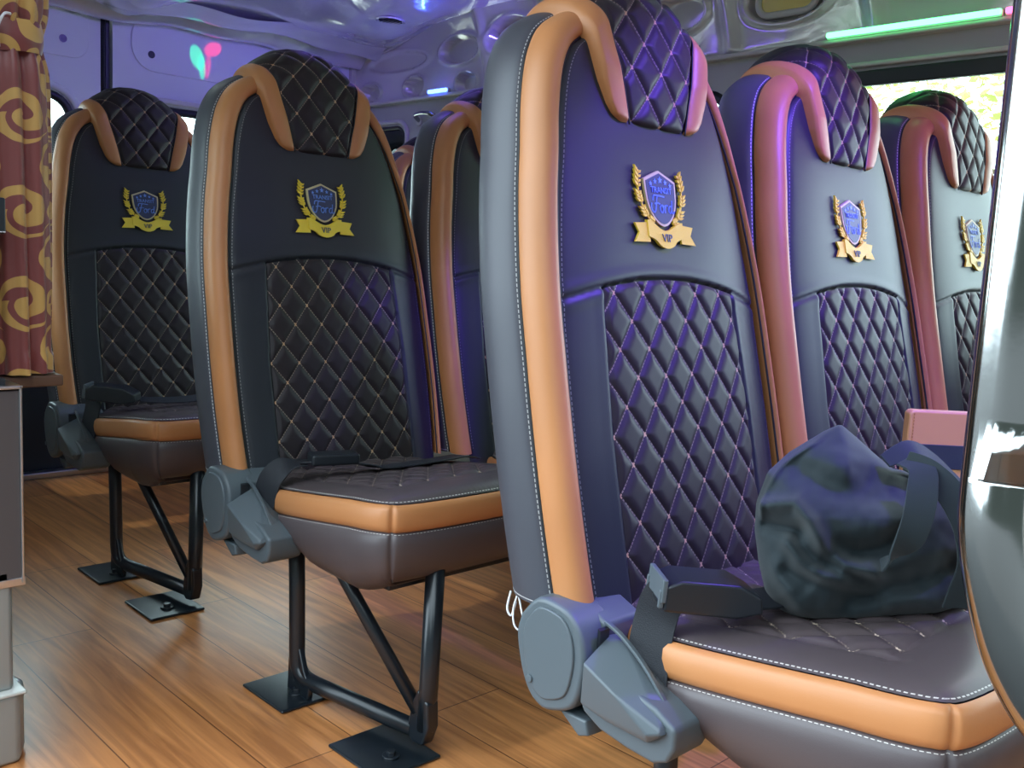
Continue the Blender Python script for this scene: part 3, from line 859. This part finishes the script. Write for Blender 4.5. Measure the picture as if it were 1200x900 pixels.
# raised access plates with a rounded end and a round hole
def plate(pts, d, hole):
    bm = bmesh.new(); add_prism(bm, [(a, b) for a, b in pts], 1, YR-.004, YR+.006)
    o = bm_obj('access_plate', bm, M['door'], d, bevel=.003, seg=3)
    bm = bmesh.new(); add_tube(bm, [(hole[0], YR-.0046, hole[1]), (hole[0], YR+.004, hole[1])], .0125, 20); bm_obj('plug_hole', bm, M['blackp'], o)
plate(rrect(-.30, .205, 1.385, 1.56, .055), d1, (.122, 1.441))
plate([(p[0], p[1]) for p in rrect(.345, 1.15, 1.385, 1.575, .085)], d2, (.415, 1.442))
struct(quick('trim_7', (.263, YR-.002, .8), (.010, .008, 1.5), M['rubber']))
# dark navy lower part of the doors
struct(quick('trim_8', (.30, YR-.004, .34), (1.9, .012, .64), M['doordark'], .003))
struct(quick('trim_9', (.30, YR-.025, .012), (1.9, .05, .022), M['satin'], .004))
# ledge across the right door
struct(quick('trim_10', (.75, YR-.006, 1.292), (.80, .022, .02), M['rail'], .006))

# --- kerb side wall behind the curtain, with its window
WL = rrect(.95, 2.3, .72, 1.26, .07)
struct(panel_with_holes('wall_left', [(.72, 0), (YR, 0), (YR, 1.62), (.72, 1.62)], [WL], 0, XL-.02, .04, M['lowerwall']))
w = struct(ring_frame('window_%d' % nwin, WL, 0, XL, .014, M['rubber'])); nwin += 1
bm = bmesh.new(); add_box(bm, (XL-.02, 1.62, .99), (.004, 1.36, .55)); bm_obj('pane', bm, M['glass'], w)
# door pillar edge: stacked silver pressings
bm = bmesh.new(); add_prism(bm, [(-.66, .700), (-.606, .700), (-.594, .74), (-.615, .80), (-.66, .80)], 2, .115, .305)
bm2 = bm; pl = struct(bm_obj('wall_pillar', bm, M['pillar'], bevel=.006)); pl.name = 'trim_11'
bm = bmesh.new(); add_prism(bm, [(-.66, .690), (-.600, .690), (-.578, .74), (-.600, .82), (-.66, .82)], 2, 0, .112)
o = struct(bm_obj('trim_12', bm, M['pillar'], bevel=.008))
struct(quick('trim_13', (-.627, .745, .1135), (.072, .12, .006), M['rail'], .002))
# front bulkhead side and step area (outside the frame, keeps the light honest)
struct(panel_with_holes('wall_left_front', [(-2.9, 0), (-1.5, 0), (-1.5, 1.72), (-2.9, 1.72)], [rrect(-2.5, -1.9, .95, 1.35, .08)], 0, XL-.02, .04, M['lowerwall']))
struct(quick('door_header', (XL-.02, -.4, 1.70), (.04, 2.3, .16), M['lowerwall'], .004))

# equipment box on the pillar
bx = empty('pillar_box', (-.640, .70, .275)); tag(bx, 'grey brown flat box with a pale metal edge under the curtain', 'box')
bm = bmesh.new(); add_box(bm, (.017, .05, .155), (.070, .10, .290)); bm_obj('body', bm, M['boxgrey'], bx, bevel=.002)
bm = bmesh.new()
add_box(bm, (.050, -.001, .157), (.004, .006, .30)); add_box(bm, (.017, -.001, .305), (.070, .006, .005)); add_box(bm, (.017, .05, .305), (.074, .10, .004)); add_box(bm, (.017, .05, .009), (.074, .104, .012))
bm_obj('edge_trim', bm, M['satin'], bx, bevel=.001)

# black post in front of the curtain
ps = empty('door_post', (-.639, .725, .581)); tag(ps, 'black post with a stitched sleeve at the left edge, before the curtain', 'post')
bm = bmesh.new(); add_tube(bm, [(.020, 0, .0), (.023, 0, .225)], .0075, 16); bm_obj('rod', bm, M['steel'], ps, sm=True)
bm = bmesh.new(); add_box(bm, (.026, 0, .247), (.024, .024, .052)); sl = bm_obj('sleeve', bm, M['steel'], ps, bevel=.003)
bm = bmesh.new()
for k in range(5): add_box(bm, (.017+k*.0045, -.0125, .224), (.003, .001, .0014))
bm_obj('stitching', bm, M['white'], sl)
bm = bmesh.new(); add_box(bm, (.018, .0, .006), (.03, .03, .012)); bm_obj('foot', bm, M['steel'], ps, bevel=.002)

# --- curtain
cu = empty('curtain', (-.56, .80, .57)); tag(cu, 'maroon and gold patterned curtain gathered with a tie at the left edge', 'curtain')
v = []; uv = []; f = []; NU, NV = 90, 130
for j in range(NV+1):
    zz = .02+1.10*j/NV
    waist = exp(-((zz-.520)/.030)**2)
    for i in range(NU+1):
        t = i/NU; a = 2*pi*t
        rx = .052*(1-.20*waist)*(1+.05*sin(zz*6)); ry = .045*(1-.25*waist)
        fold = .0055*sin(7*a+zz*3)+.004*sin(13*a+1+zz*5)
        if zz < .05: fold *= 1.6
        v.append((cos(a)*(rx+fold)-.010-.015*(zz-.5)*0, sin(a)*(ry+fold), zz)); uv.append((t*.32, zz))
for j in range(NV):
    for i in range(NU):
        a = j*(NU+1)+i; f.append((a, a+1, a+NU+2, a+NU+1))
mesh_obj('drape', v, f, M['damask'], cu, uv)
v = []; uv = []; f = []
for j in range(13):
    zz = .497+.046*j/12
    for i in range(61):
        a = 2*pi*i/60; r = .0035*sin(pi*j/12)+.0005
        v.append((cos(a)*(.047+r)-.010+.001*sin(5*a), sin(a)*(.042+r), zz+.005*sin(a+2))); uv.append((i*.006, zz+.2))
for j in range(12):
    for i in range(60):
        a = j*61+i; f.append((a, a+1, a+62, a+61))
tb = mesh_obj('tie_band', v, f, M['damask'], cu, uv)
bm = bmesh.new(); add_tube(bm, smooth_path([(-.035, -.046, .50), (-.038, -.052, .525), (-.030, -.054, .545), (-.020, -.050, .548)], 5), .0022, 8); bm_obj('tie_cord', bm, M['white'], tb, sm=True)
bm = bmesh.new(); add_box(bm, (-.005, 0, .008), (.118, .075, .018)); bm_obj('hem_bar', bm, M['bronze'], cu, bevel=.003)
bm = bmesh.new(); add_tube(bm, [(-.075, 0, 1.09), (-.078, -.01, .02)], .0035, 8); bm_obj('pull_cord', bm, M['salmon'], cu, sm=True)
# curtain pelmet rail
q = quick('curtain_rail', (XL+.06, 1.55, 1.685-.11), (.03, 1.8, .02), M['satin'], .003); tag(q, 'metal curtain rail above the patterned curtain', 'rail')

# --- grab handle by the rear window
gh = empty('grab_handle', (XW, 2.06, 1.31)); tag(gh, 'small silver grab handle on the side wall behind the rear seats', 'handle')
bm = bmesh.new(); add_tube(bm, smooth_path([(0, .055, -.01), (-.028, .048, .004), (-.036, .02, .010), (-.036, -.02, .010), (-.028, -.048, .004), (0, -.055, -.01)], 6), .008, 12); bm_obj('grip', bm, M['chrome'], gh, sm=True)
for s in (-1, 1):
    bm = bmesh.new(); add_tube(bm, [(0, s*.056, -.012), (-.006, s*.056, -.012)], .016, 18); bm_obj('mount', bm, M['rail'], gh, bevel=.002)

# --- recessed lamp on the upper wall, yellow reflection painted on its lens, pale frame
lp = empty('wall_lamp', (XW, .60, 1.515)); tag(lp, 'recessed wall lamp with painted yellow reflection in pale frame above the seats', 'lamp')
bm = bmesh.new(); pts = rrect(-.085, .085, -.040, .040, .035); P = [(.002, a, b) for a, b in pts]; P += P[:2]
add_tube(bm, P, .009, 10, caps=False); bm_obj('frame', bm, M['rail'], lp, sm=True)
bm = bmesh.new(); add_prism(bm, rrect(-.083, .083, -.038, .038, .033), 0, .004, .012); bm_obj('lens', bm, M['yellow'], lp, bevel=.003)
# a hole rim or two and clips
for k, (y, z) in enumerate(((.885, 1.430), (.34, 1.440), (-.2, 1.44))):
    c = empty('trim_clip', (XW, y, z)); tag(c, ['silver clip on the pressed metal wall left of the green light', 'silver clip above the green light strip', 'silver clip above the magenta light strip'][k], 'clip')
    bm = bmesh.new(); add_tube(bm, [(.004, .0+.017*cos(a), .017*sin(a)-.002) for a in [pi*(1.05+.9*i/10) for i in range(11)]], .0022, 8); bm_obj('wire', bm, M['chrome'], c, sm=True)
    bm = bmesh.new(); add_tube(bm, [(.006, .014, .0), (-.008, .014, .006)], .0055, 10); bm_obj('stud', bm, M['chrome'], c, sm=True)

# --- light strips on the rail
def led(name, y0, y1, col, s, label, power):
    r = empty(name, (XW-.030, (y0+y1)/2, 1.394)); tag(r, label, 'light strip', 'coloured light strips along the side rail')
    bm = bmesh.new(); add_box(bm, (.008, 0, -.002), (.012, y1-y0, .018)); bm_obj('channel', bm, M['rail'], r, bevel=.002)
    bm = bmesh.new(); add_box(bm, (-.002, 0, 0), (.010, y1-y0-.004, .013)); bm_obj('diffuser', bm, emis(name+'_'+label.split()[0], col, s), r, bevel=.004, seg=3)
    L = bpy.data.lights.new('strip_light', 'AREA'); L.shape = 'RECTANGLE'; L.size = y1-y0; L.size_y = .02; L.color = col; L.energy = power
    lo = bpy.data.objects.new('strip_light', L); COL.objects.link(lo); lo.location = (XW-.046, (y0+y1)/2, 1.392)
    lo.rotation_euler = Vector((-1, 0, -.15)).to_track_quat('-Z', 'X').to_euler()
    return r
led('led_strip', .045, .462, (.11, 1., .26), 6, 'green glowing light strip above the side window', .4)
led('led_strip', -.75, .040, (1., .08, .30), 6, 'magenta glowing light strip above the side window, beyond the pole', .4)
led('led_strip', 1.925, 2.035, (.05, .12, 1.), 14, 'blue glowing light strip on the rear side rail', .35)

# --- chrome pole
po = empty('chrome_pole', (-.48, -.63, -.2)); tag(po, 'thick polished chrome grab pole curving away at the right edge', 'pole')
bm = bmesh.new()
pb = Vector((-.5614, -.6479, 0))
path = [(pb.x, pb.y, 1.62), (pb.x, pb.y, 1.2), (pb.x, pb.y, .80), (pb.x, pb.y, .74)]+smooth_path([(pb.x, pb.y, .71), (-.5640, -.6500, .685), (-.5625, -.6560, .655), (-.5560, -.6660, .622), (-.5430, -.6800, .594), (-.520, -.7000, .574), (-.49, -.728, .566)], 8)+[(-.40, -.812, .566), (-.34, -.868, .566)]
path = path+smooth_path([(-.32, -.886, .564), (-.305, -.90, .552), (-.30, -.905, .53), (-.30, -.905, .50)], 6)+[(-.30, -.905, .02)]
path = [Vector(p)-Vector((-.48, -.63, -.2)) for p in path]
add_tube(bm, path, .0185, 32)
bm_obj('tube', bm, M['chrome'], po, sm=True)
for c, z in ((pb, 1.62), (Vector((-.30, -.905, 0)), .012)):
    bm = bmesh.new(); add_tube(bm, [(c.x+.48, c.y+.63, z+.2-.012), (c.x+.48, c.y+.63, z+.2+.02)], .034, 28); bm_obj('flange', bm, M['chrome'], po, bevel=.003)

# ------------------------------------------------------------------ the navy bag
RV_ = Vector((.7194, -.6928, .0502)); UV_ = Vector((.0526, .1264, .9906)); FV_ = Vector((.6926, .71, -.1274))
DB = 1.13
AV_ = FV_+RV_*.3636-UV_*.1596      # the bag's own front axis
bc = Vector((-1.0497, -.8074, .8013))+DB*(FV_+RV_*(1010-600)/1127.5-UV_*(630-450)/1127.5)
K_ = DB/1127.5
def bp_(u, v): return ((u-1010)*K_, (630-v)*K_)
SIL = [(985, 497), (966, 505), (925, 530), (900, 553), (887, 588), (885, 620), (890, 660), (897, 690), (906, 706), (925, 722), (955, 732), (1000, 735), (1050, 730), (1100, 723), (1132, 712), (1146, 690), (1150, 650), (1145, 605), (1128, 578), (1095, 562), (1060, 552), (1045, 549), (1025, 532), (1003, 512)]
SILr = [bp_(*p) for p in SIL]
def radius(th):
    """distance from the centre to the outline in direction th"""
    d = (cos(th), sin(th)); best = .05
    for (x1, y1), (x2, y2) in zip(SILr, SILr[1:]+SILr[:1]):
        ex, ey = x2-x1, y2-y1; den = d[0]*ey-d[1]*ex
        if abs(den) < 1e-9: continue
        t = (x1*ey-y1*ex)/den; s = (x1*d[1]-y1*d[0])/den
        if t > 0 and -1e-6 <= s <= 1+1e-6: best = max(best, t)
    return best
Z4 = lambda pts: [bp_(860+a*.2833, 460+b*.2833) for a, b in pts]
FOLDS = [  # (points, height, width)
    (Z4([(140, 480), (200, 470), (280, 470), (340, 540), (390, 630), (470, 700), (580, 730)]), .017, .0085),
    (Z4([(150, 545), (220, 560), (290, 575)]), -.016, .009),
    (Z4([(290, 610), (350, 690), (440, 720), (560, 760)]), -.008, .008),
    (Z4([(250, 620), (300, 680), (380, 745), (450, 755)]), .011, .009),
    (Z4([(240, 735), (330, 770), (450, 800), (560, 830)]), -.009, .010),
    (Z4([(430, 650), (520, 660), (610, 640), (680, 600)]), -.020, .013),
    (Z4([(440, 115), (340, 220), (210, 310), (150, 420), (135, 520)]), .006, .004),
    (Z4([(300, 350), (420, 410), (560, 450), (680, 470)]), -.010, .016),
    (Z4([(560, 370), (640, 400), (690, 400)]), -.018, .018),
    (Z4([(470, 850), (600, 800), (740, 760), (860, 720)]), -.014, .014),
    (Z4([(200, 720), (260, 820), (300, 880)]), .008, .010),
    (Z4([(650, 850), (760, 840), (820, 860)]), .010, .012),
    (Z4([(300, 250), (400, 300), (520, 350), (620, 390)]), .007, .02),
]
def seg_d(px, py, pts):
    b = 1e9
    for (x1, y1), (x2, y2) in zip(pts, pts[1:]):
        dx, dy = x2-x1, y2-y1; t = max(0, min(1, ((px-x1)*dx+(py-y1)*dy)/(dx*dx+dy*dy)))
        b = min(b, math.hypot(px-x1-t*dx, py-y1-t*dy))
    return b
from mathutils import noise
NT, NR = 180, 70; v = []; f = []
RT = [radius(2*pi*i/NT) for i in range(NT)]
for side in (1, -1):
    for j in range(NR+1):
        rho = sin(pi/2*j/NR)
        for i in range(NT):
            th = 2*pi*i/NT; r = RT[i]*rho; x, y = r*cos(th), r*sin(th)
            h = (.115 if side > 0 else .10)*(1-rho**2.6)**.5
            h *= (1 if y < .02 else max(.42, 1-(y-.02)/.14*.6))
            if side > 0:
                e = min(1, (1-rho)/.10)
                for pts, a, w in FOLDS:
                    d = seg_d(x, y, pts); h += a*1.25*exp(-(d/w)**2)*e
                h += .004*noise.noise(Vector((x*28, y*28, 3)))*e+.0018*noise.noise(Vector((x*80, y*80, 7)))*e
            else: h += .008*noise.noise(Vector((x*20, y*20, 9)))
            p = bc+RV_*x+UV_*y-AV_*(h*side)
            p.z = max(p.z, min(ctop(p.y), .428)+.015)
            v.append(p-Vector((bc.x, bc.y, .42)))
for s in (0, 1):
    o_ = s*(NR+1)*NT
    for j in range(NR):
        for i in range(NT):
            a = o_+j*NT+i; b = o_+j*NT+(i+1) % NT; q = (a, b, b+NT, a+NT)
            f.append(q if s else q[::-1])
bag = empty('cotton_bag', (bc.x, bc.y, .42)); tag(bag, 'slumped navy cotton tote bag with loose straps on the foreground seat cushion', 'bag')
body = mesh_obj('body', v, f, M['bag'], bag)
def bpt(a, b, d): 
    x, y = bp_(860+a*.2833, 460+b*.2833); return bc+RV_*x+UV_*y-AV_*d-Vector((bc.x, bc.y, .42))
def strap(pts, ws, wd, name='strap'):
    P = smooth_path([bpt(*p) for p in pts], 6); n = len(P)
    W = [interp([(k/(len(ws)-1), w) for k, w in enumerate(ws)], i/(n-1)) for i in range(n)]
    D = [(RV_*interp([(k/(len(wd)-1), w[0]) for k, w in enumerate(wd)], i/(n-1))+UV_*interp([(k/(len(wd)-1), w[1]) for k, w in enumerate(wd)], i/(n-1))-FV_*interp([(k/(len(wd)-1), w[2]) for k, w in enumerate(wd)], i/(n-1))).normalized() for i in range(n)]
    bm = bmesh.new(); add_ribbon(bm, P, D, W, .0028); return bm_obj(name, bm, M['bag'], bag, bevel=.0008)
strap([(700, 300, .082), (755, 345, .106), (752, 430, .126), (735, 520, .138), (705, 600, .140), (650, 665, .134), (600, 705, .124)], [.026, .028, .031, .031, .031, .028, .02], [(1, .3, .2), (1, .1, .2), (1, .1, .1), (1, .1, 0), (1, .3, 0), (.8, .6, 0), (.5, .8, -.3)])
strap([(700, 305, .084), (780, 350, .104), (860, 440, .120), (915, 560, .128), (940, 690, .126), (915, 800, .112), (890, 865, .098)], [.022, .026, .030, .030, .034, .038, .034], [(.3, 1, .1), (.6, .8, .2), (.9, .4, .1), (1, .2, 0), (1, 0, 0), (1, 0, 0), (1, .1, 0)])
strap([(620, 300, .055), (680, 268, .050), (745, 250, .045), (820, 300, .040), (890, 370, .040), (960, 440, .045)], [.016, .022, .03, .03, .03, .026], [(.1, 1, -.6), (.1, 1, -.6), (.2, .6, -1), (.5, .6, -1), (.6, .6, -1), (.6, .6, -1)])

# ------------------------------------------------------------------ salmon box on the next seat
sb = empty('salmon_case', (.50, -.30, .432), radians(-44)); tag(sb, 'salmon leather case with a dark band standing behind the navy bag', 'case')
w_, h_ = .25, .158
bm = bmesh.new(); add_prism(bm, rrect(-.125, .125, 0, .178, .008, 4), 1, 0, .022); bm_obj('body', bm, M['salmon'], sb, bevel=.004, seg=3)
bm = bmesh.new(); add_prism(bm, rrect(-.127, .127, .090, .127, .002, 2), 1, -.002, .024); bm_obj('band', bm, M['stripe'], sb, bevel=.001)
bm = bmesh.new()
for k in range(9): add_box(bm, (-.118, -.0006, .132+k*.005), (.0011, .001, .003))
bm_obj('stitching', bm, M['orange'], sb)
sb.location = (.480, -.283, .429)

# ------------------------------------------------------------------ outside
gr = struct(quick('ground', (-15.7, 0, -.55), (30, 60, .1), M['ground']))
M['paving'] = simple('bounce_paving', (.60, .58, .54), .85, bump=.3, bscale=20)
struct(quick('ground_paving', (14.3, 0, -.55), (30, 60, .1), M['paving']))  # unseen pale ground, added to bounce light onto the ceiling
def tree(x, y, h, r, label, nleaf=2600, seed=1):
    rnd = random.Random(seed)
    t = empty('tree', (x, y, -.5)); tag(t, label, 'tree', 'trees outside the side windows')
    bm = bmesh.new(); add_tube(bm, smooth_path([(0, 0, 0), (.08, .02, h*.3), (.0, .05, h*.6), (.05, 0, h*.8)], 6), [.12-.08*k/18 for k in range(19)], 12)
    for k in range(9):
        a = rnd.random()*6.28; z = h*(.3+.05*k); add_tube(bm, smooth_path([(0, 0, z), (cos(a)*r*.4, sin(a)*r*.4, z+.25*r), (cos(a)*r*.8, sin(a)*r*.8, z+.4*r)], 4), [.022-.002*i for i in range(9)], 8)
    bm_obj('trunk', bm, M['bark'], t, sm=True)
    v = []; f = []
    cl = [(rnd.uniform(-1, 1)*r*.75, rnd.uniform(-1, 1)*r*.75, h*.62+rnd.uniform(-1, 1)*r*.7, r*rnd.uniform(.22, .42)) for _ in range(26)]
    for k in range(nleaf):
        cx, cy, cz2, cr = cl[k % len(cl)]
        d = Vector((rnd.gauss(0, 1), rnd.gauss(0, 1), rnd.gauss(0, 1))).normalized()*cr*rnd.uniform(.5, 1.05); p = Vector((cx, cy, cz2))+d
        a = Vector((rnd.gauss(0, 1), rnd.gauss(0, 1), rnd.gauss(0, .6))).normalized(); b = a.orthogonal().normalized(); L = rnd.uniform(.05, .11)
        n = len(v); v += [p, p+a*L*.5+b*L*.24, p+a*L, p+a*L*.5-b*L*.24]; f.append((n, n+1, n+2, n+3))
    o = mesh_obj('foliage', v, f, M['leaf'], t, sm=False); o['kind'] = 'stuff'
tree(5.2, .7, 3.6, 1.75, 'leafy sunlit tree seen through the side window behind the rightmost seats', 5200, 3)

# ------------------------------------------------------------------ light
w = bpy.data.worlds.new('World'); SC.world = w; w.use_nodes = True
nt = w.node_tree; bg = nt.nodes['Background']
tc = nt.nodes.new('ShaderNodeTexCoord'); sp = nt.nodes.new('ShaderNodeSeparateXYZ'); nt.links.new(tc.outputs['Generated'], sp.inputs[0])
nz = nt.nodes.new('ShaderNodeTexNoise'); nz.inputs['Scale'].default_value = 3.2; nz.inputs['Detail'].default_value = 4
nt.links.new(tc.outputs['Generated'], nz.inputs['Vector'])
hh = mth(nt, 'SUBTRACT', mth(nt, 'ADD', mth(nt, 'MULTIPLY', nz.outputs['Fac'], .9), -.10), mth(nt, 'MULTIPLY', mth(nt, 'MAXIMUM', mth(nt, 'MAXIMUM', sp.outputs[0], sp.outputs[1]), 0), 1.0))      # height of a made-up dark horizon, shaped for the pole's reflections
sky = mth(nt, 'SMOOTH_MIN', mth(nt, 'MAXIMUM', mth(nt, 'MULTIPLY', mth(nt, 'SUBTRACT', sp.outputs[2], hh), 14), 0), 1, .2)
cc = mixc(nt, sky, (.03, .04, .038), (.74, .90, 1.))
nt.links.new(cc, bg.inputs[0])
nt.links.new(mth(nt, 'ADD', mth(nt, 'MULTIPLY', mth(nt, 'MAXIMUM', mth(nt, 'MAXIMUM', sp.outputs[0], sp.outputs[1]), 0), 6.0), 4.4), bg.inputs[1])
S = bpy.data.lights.new('sun', 'SUN'); S.energy = 5; S.color = (1, .95, .86); S.angle = radians(1.2)
so = bpy.data.objects.new('sun', S); COL.objects.link(so)
so.rotation_euler = Vector((-1.0, .02, -1.02)).to_track_quat('-Z', 'Y').to_euler()
# ceiling light bars (violet) - fixtures with their lamps
def bar(loc, size, col, power, label, aim=(0, 0, -1), s=6):
    r = empty('ceiling_light_bar', loc); tag(r, label, 'ceiling light', 'violet ceiling light bars')
    bm = bmesh.new(); add_box(bm, (0, 0, .008), (size[0]+.02, size[1]+.02, .014)); bm_obj('housing', bm, M['rail'], r, bevel=.002)
    bm = bmesh.new(); add_box(bm, (0, 0, -.002), (size[0], size[1], .010)); bm_obj('diffuser', bm, emis('violet_glow_'+str(len(bpy.data.materials)), col, s), r, bevel=.003)
    L = bpy.data.lights.new('bar_light', 'AREA'); L.shape = 'RECTANGLE'; L.size = size[0]; L.size_y = size[1]; L.color = col; L.energy = power
    lo = bpy.data.objects.new('bar_light', L); COL.objects.link(lo); lo.location = Vector(loc)+Vector(aim).normalized()*.02
    lo.rotation_euler = Vector(aim).to_track_quat('-Z', 'Y').to_euler()
bar((.22, -.60, 1.635), (.9, .05), (.22, .09, 1.), 1.5, 'violet ceiling light bar over the front seats', (0, 0, -1))
bar((.50, 1.22, 1.632), (.5, .05), (.20, .10, 1.), .8, 'violet ceiling light bar over the rear seats', (0, 0, -1))
def down(loc, aim, col, power, ang, blend=.5):
    L = bpy.data.lights.new('bar_spot', 'SPOT'); L.color = col; L.energy = power; L.spot_size = radians(ang); L.spot_blend = blend; L.shadow_soft_size = .03
    lo = bpy.data.objects.new('bar_spot', L); COL.objects.link(lo); lo.location = loc; lo.rotation_euler = Vector(aim).to_track_quat('-Z', 'Y').to_euler()
down((.25, -.60, 1.61), (0, .54, -.84), (.17, .085, 1.), 98, 57, .35)
down((.60, -.60, 1.61), (0, .60, -.80), (.24, .08, 1.), 18, 57, .35)
down((.50, 1.25, 1.61), (.10, 1.2, -.10), (.22, .14, 1.), 15, 84)
vs = empty('rail_uplight', (XW-.035, 1.22, 1.398)); tag(vs, 'added violet uplight on the side rail, hidden behind the foreground seat', 'uplight')  # unseen lamp, added to tint the ceiling violet
bm = bmesh.new(); add_box(bm, (.004, 0, 0), (.022, .30, .020)); bm_obj('channel', bm, M['rail'], vs, bevel=.002)
bm = bmesh.new(); add_box(bm, (-.004, 0, .010), (.012, .29, .008)); bm_obj('diffuser', bm, emis('added_violet_glow', (.22, .12, 1.), 6), vs, bevel=.002)
down((XW-.07, 1.30, 1.42), (-.18, .62, .27), (.18, .12, 1.), 13, 62, .6)  # beam of the added uplight, aimed at the ceiling
# disco spots: one small projector throwing a green and a red patch on the rear door
pj_ = empty('laser_projector', (1.02, 1.05, 1.615)); tag(pj_, 'small black party light projector under the ceiling', 'projector')
bm = bmesh.new(); add_box(bm, (0, 0, .0), (.06, .08, .045)); bm_obj('housing', bm, M['blackp'], pj_, bevel=.005)
bm = bmesh.new(); add_tube(bm, [(-.012, .038, 0), (-.016, .050, 0)], .013, 16); bm_obj('lens', bm, M['chrome'], pj_, sm=True)
def spot(col, target, power, ang, sc=(1, 1, 1), roll=0, blend=.35):
    L = bpy.data.lights.new('projector_beam', 'SPOT'); L.color = col; L.energy = power; L.spot_size = radians(ang); L.spot_blend = blend; L.shadow_soft_size = .004
    lo = bpy.data.objects.new('projector_beam', L); COL.objects.link(lo); lo.location = (1.0, 1.105, 1.612)
    lo.rotation_euler = (Vector(target)-lo.location).to_track_quat('-Z', 'Y').to_euler(); lo.rotation_euler.rotate_axis('Z', radians(roll)); lo.scale = sc
spot((.0, 1, .35), (.580, YR, 1.462), 85, 3.2, (.62, 1.1, 1), 18)
spot((.0, 1, .35), (.598, YR, 1.430), 75, 2.6, (.40, 1.3, 1), 4)
spot((1, .02, .10), (.640, YR, 1.500), 95, 2.6, (1.1, .75, 1), 30)
spot((1, .02, .12), (.620, YR, 1.435), 60, 2.6, (.38, 1.3, 1), -6)

# ------------------------------------------------------------------ camera
cam = bpy.data.cameras.new('camera'); co = bpy.data.objects.new('camera', cam); COL.objects.link(co)
cam.sensor_width = 36; cam.lens = 36*1127.5/1200; cam.clip_start = .02; cam.clip_end = 200
co.matrix_world = Matrix(((RV_.x, UV_.x, -FV_.x, -1.0497), (RV_.y, UV_.y, -FV_.y, -.8074), (RV_.z, UV_.z, -FV_.z, .8013), (0, 0, 0, 1)))
SC.camera = co
SC.view_settings.view_transform = 'Standard'; SC.view_settings.look = 'None'; SC.view_settings.gamma = 1; SC.view_settings.exposure = 0.0
SC.view_settings.use_curve_mapping = False
SC.cycles.use_denoising = True
SC.cycles.max_bounces = 8
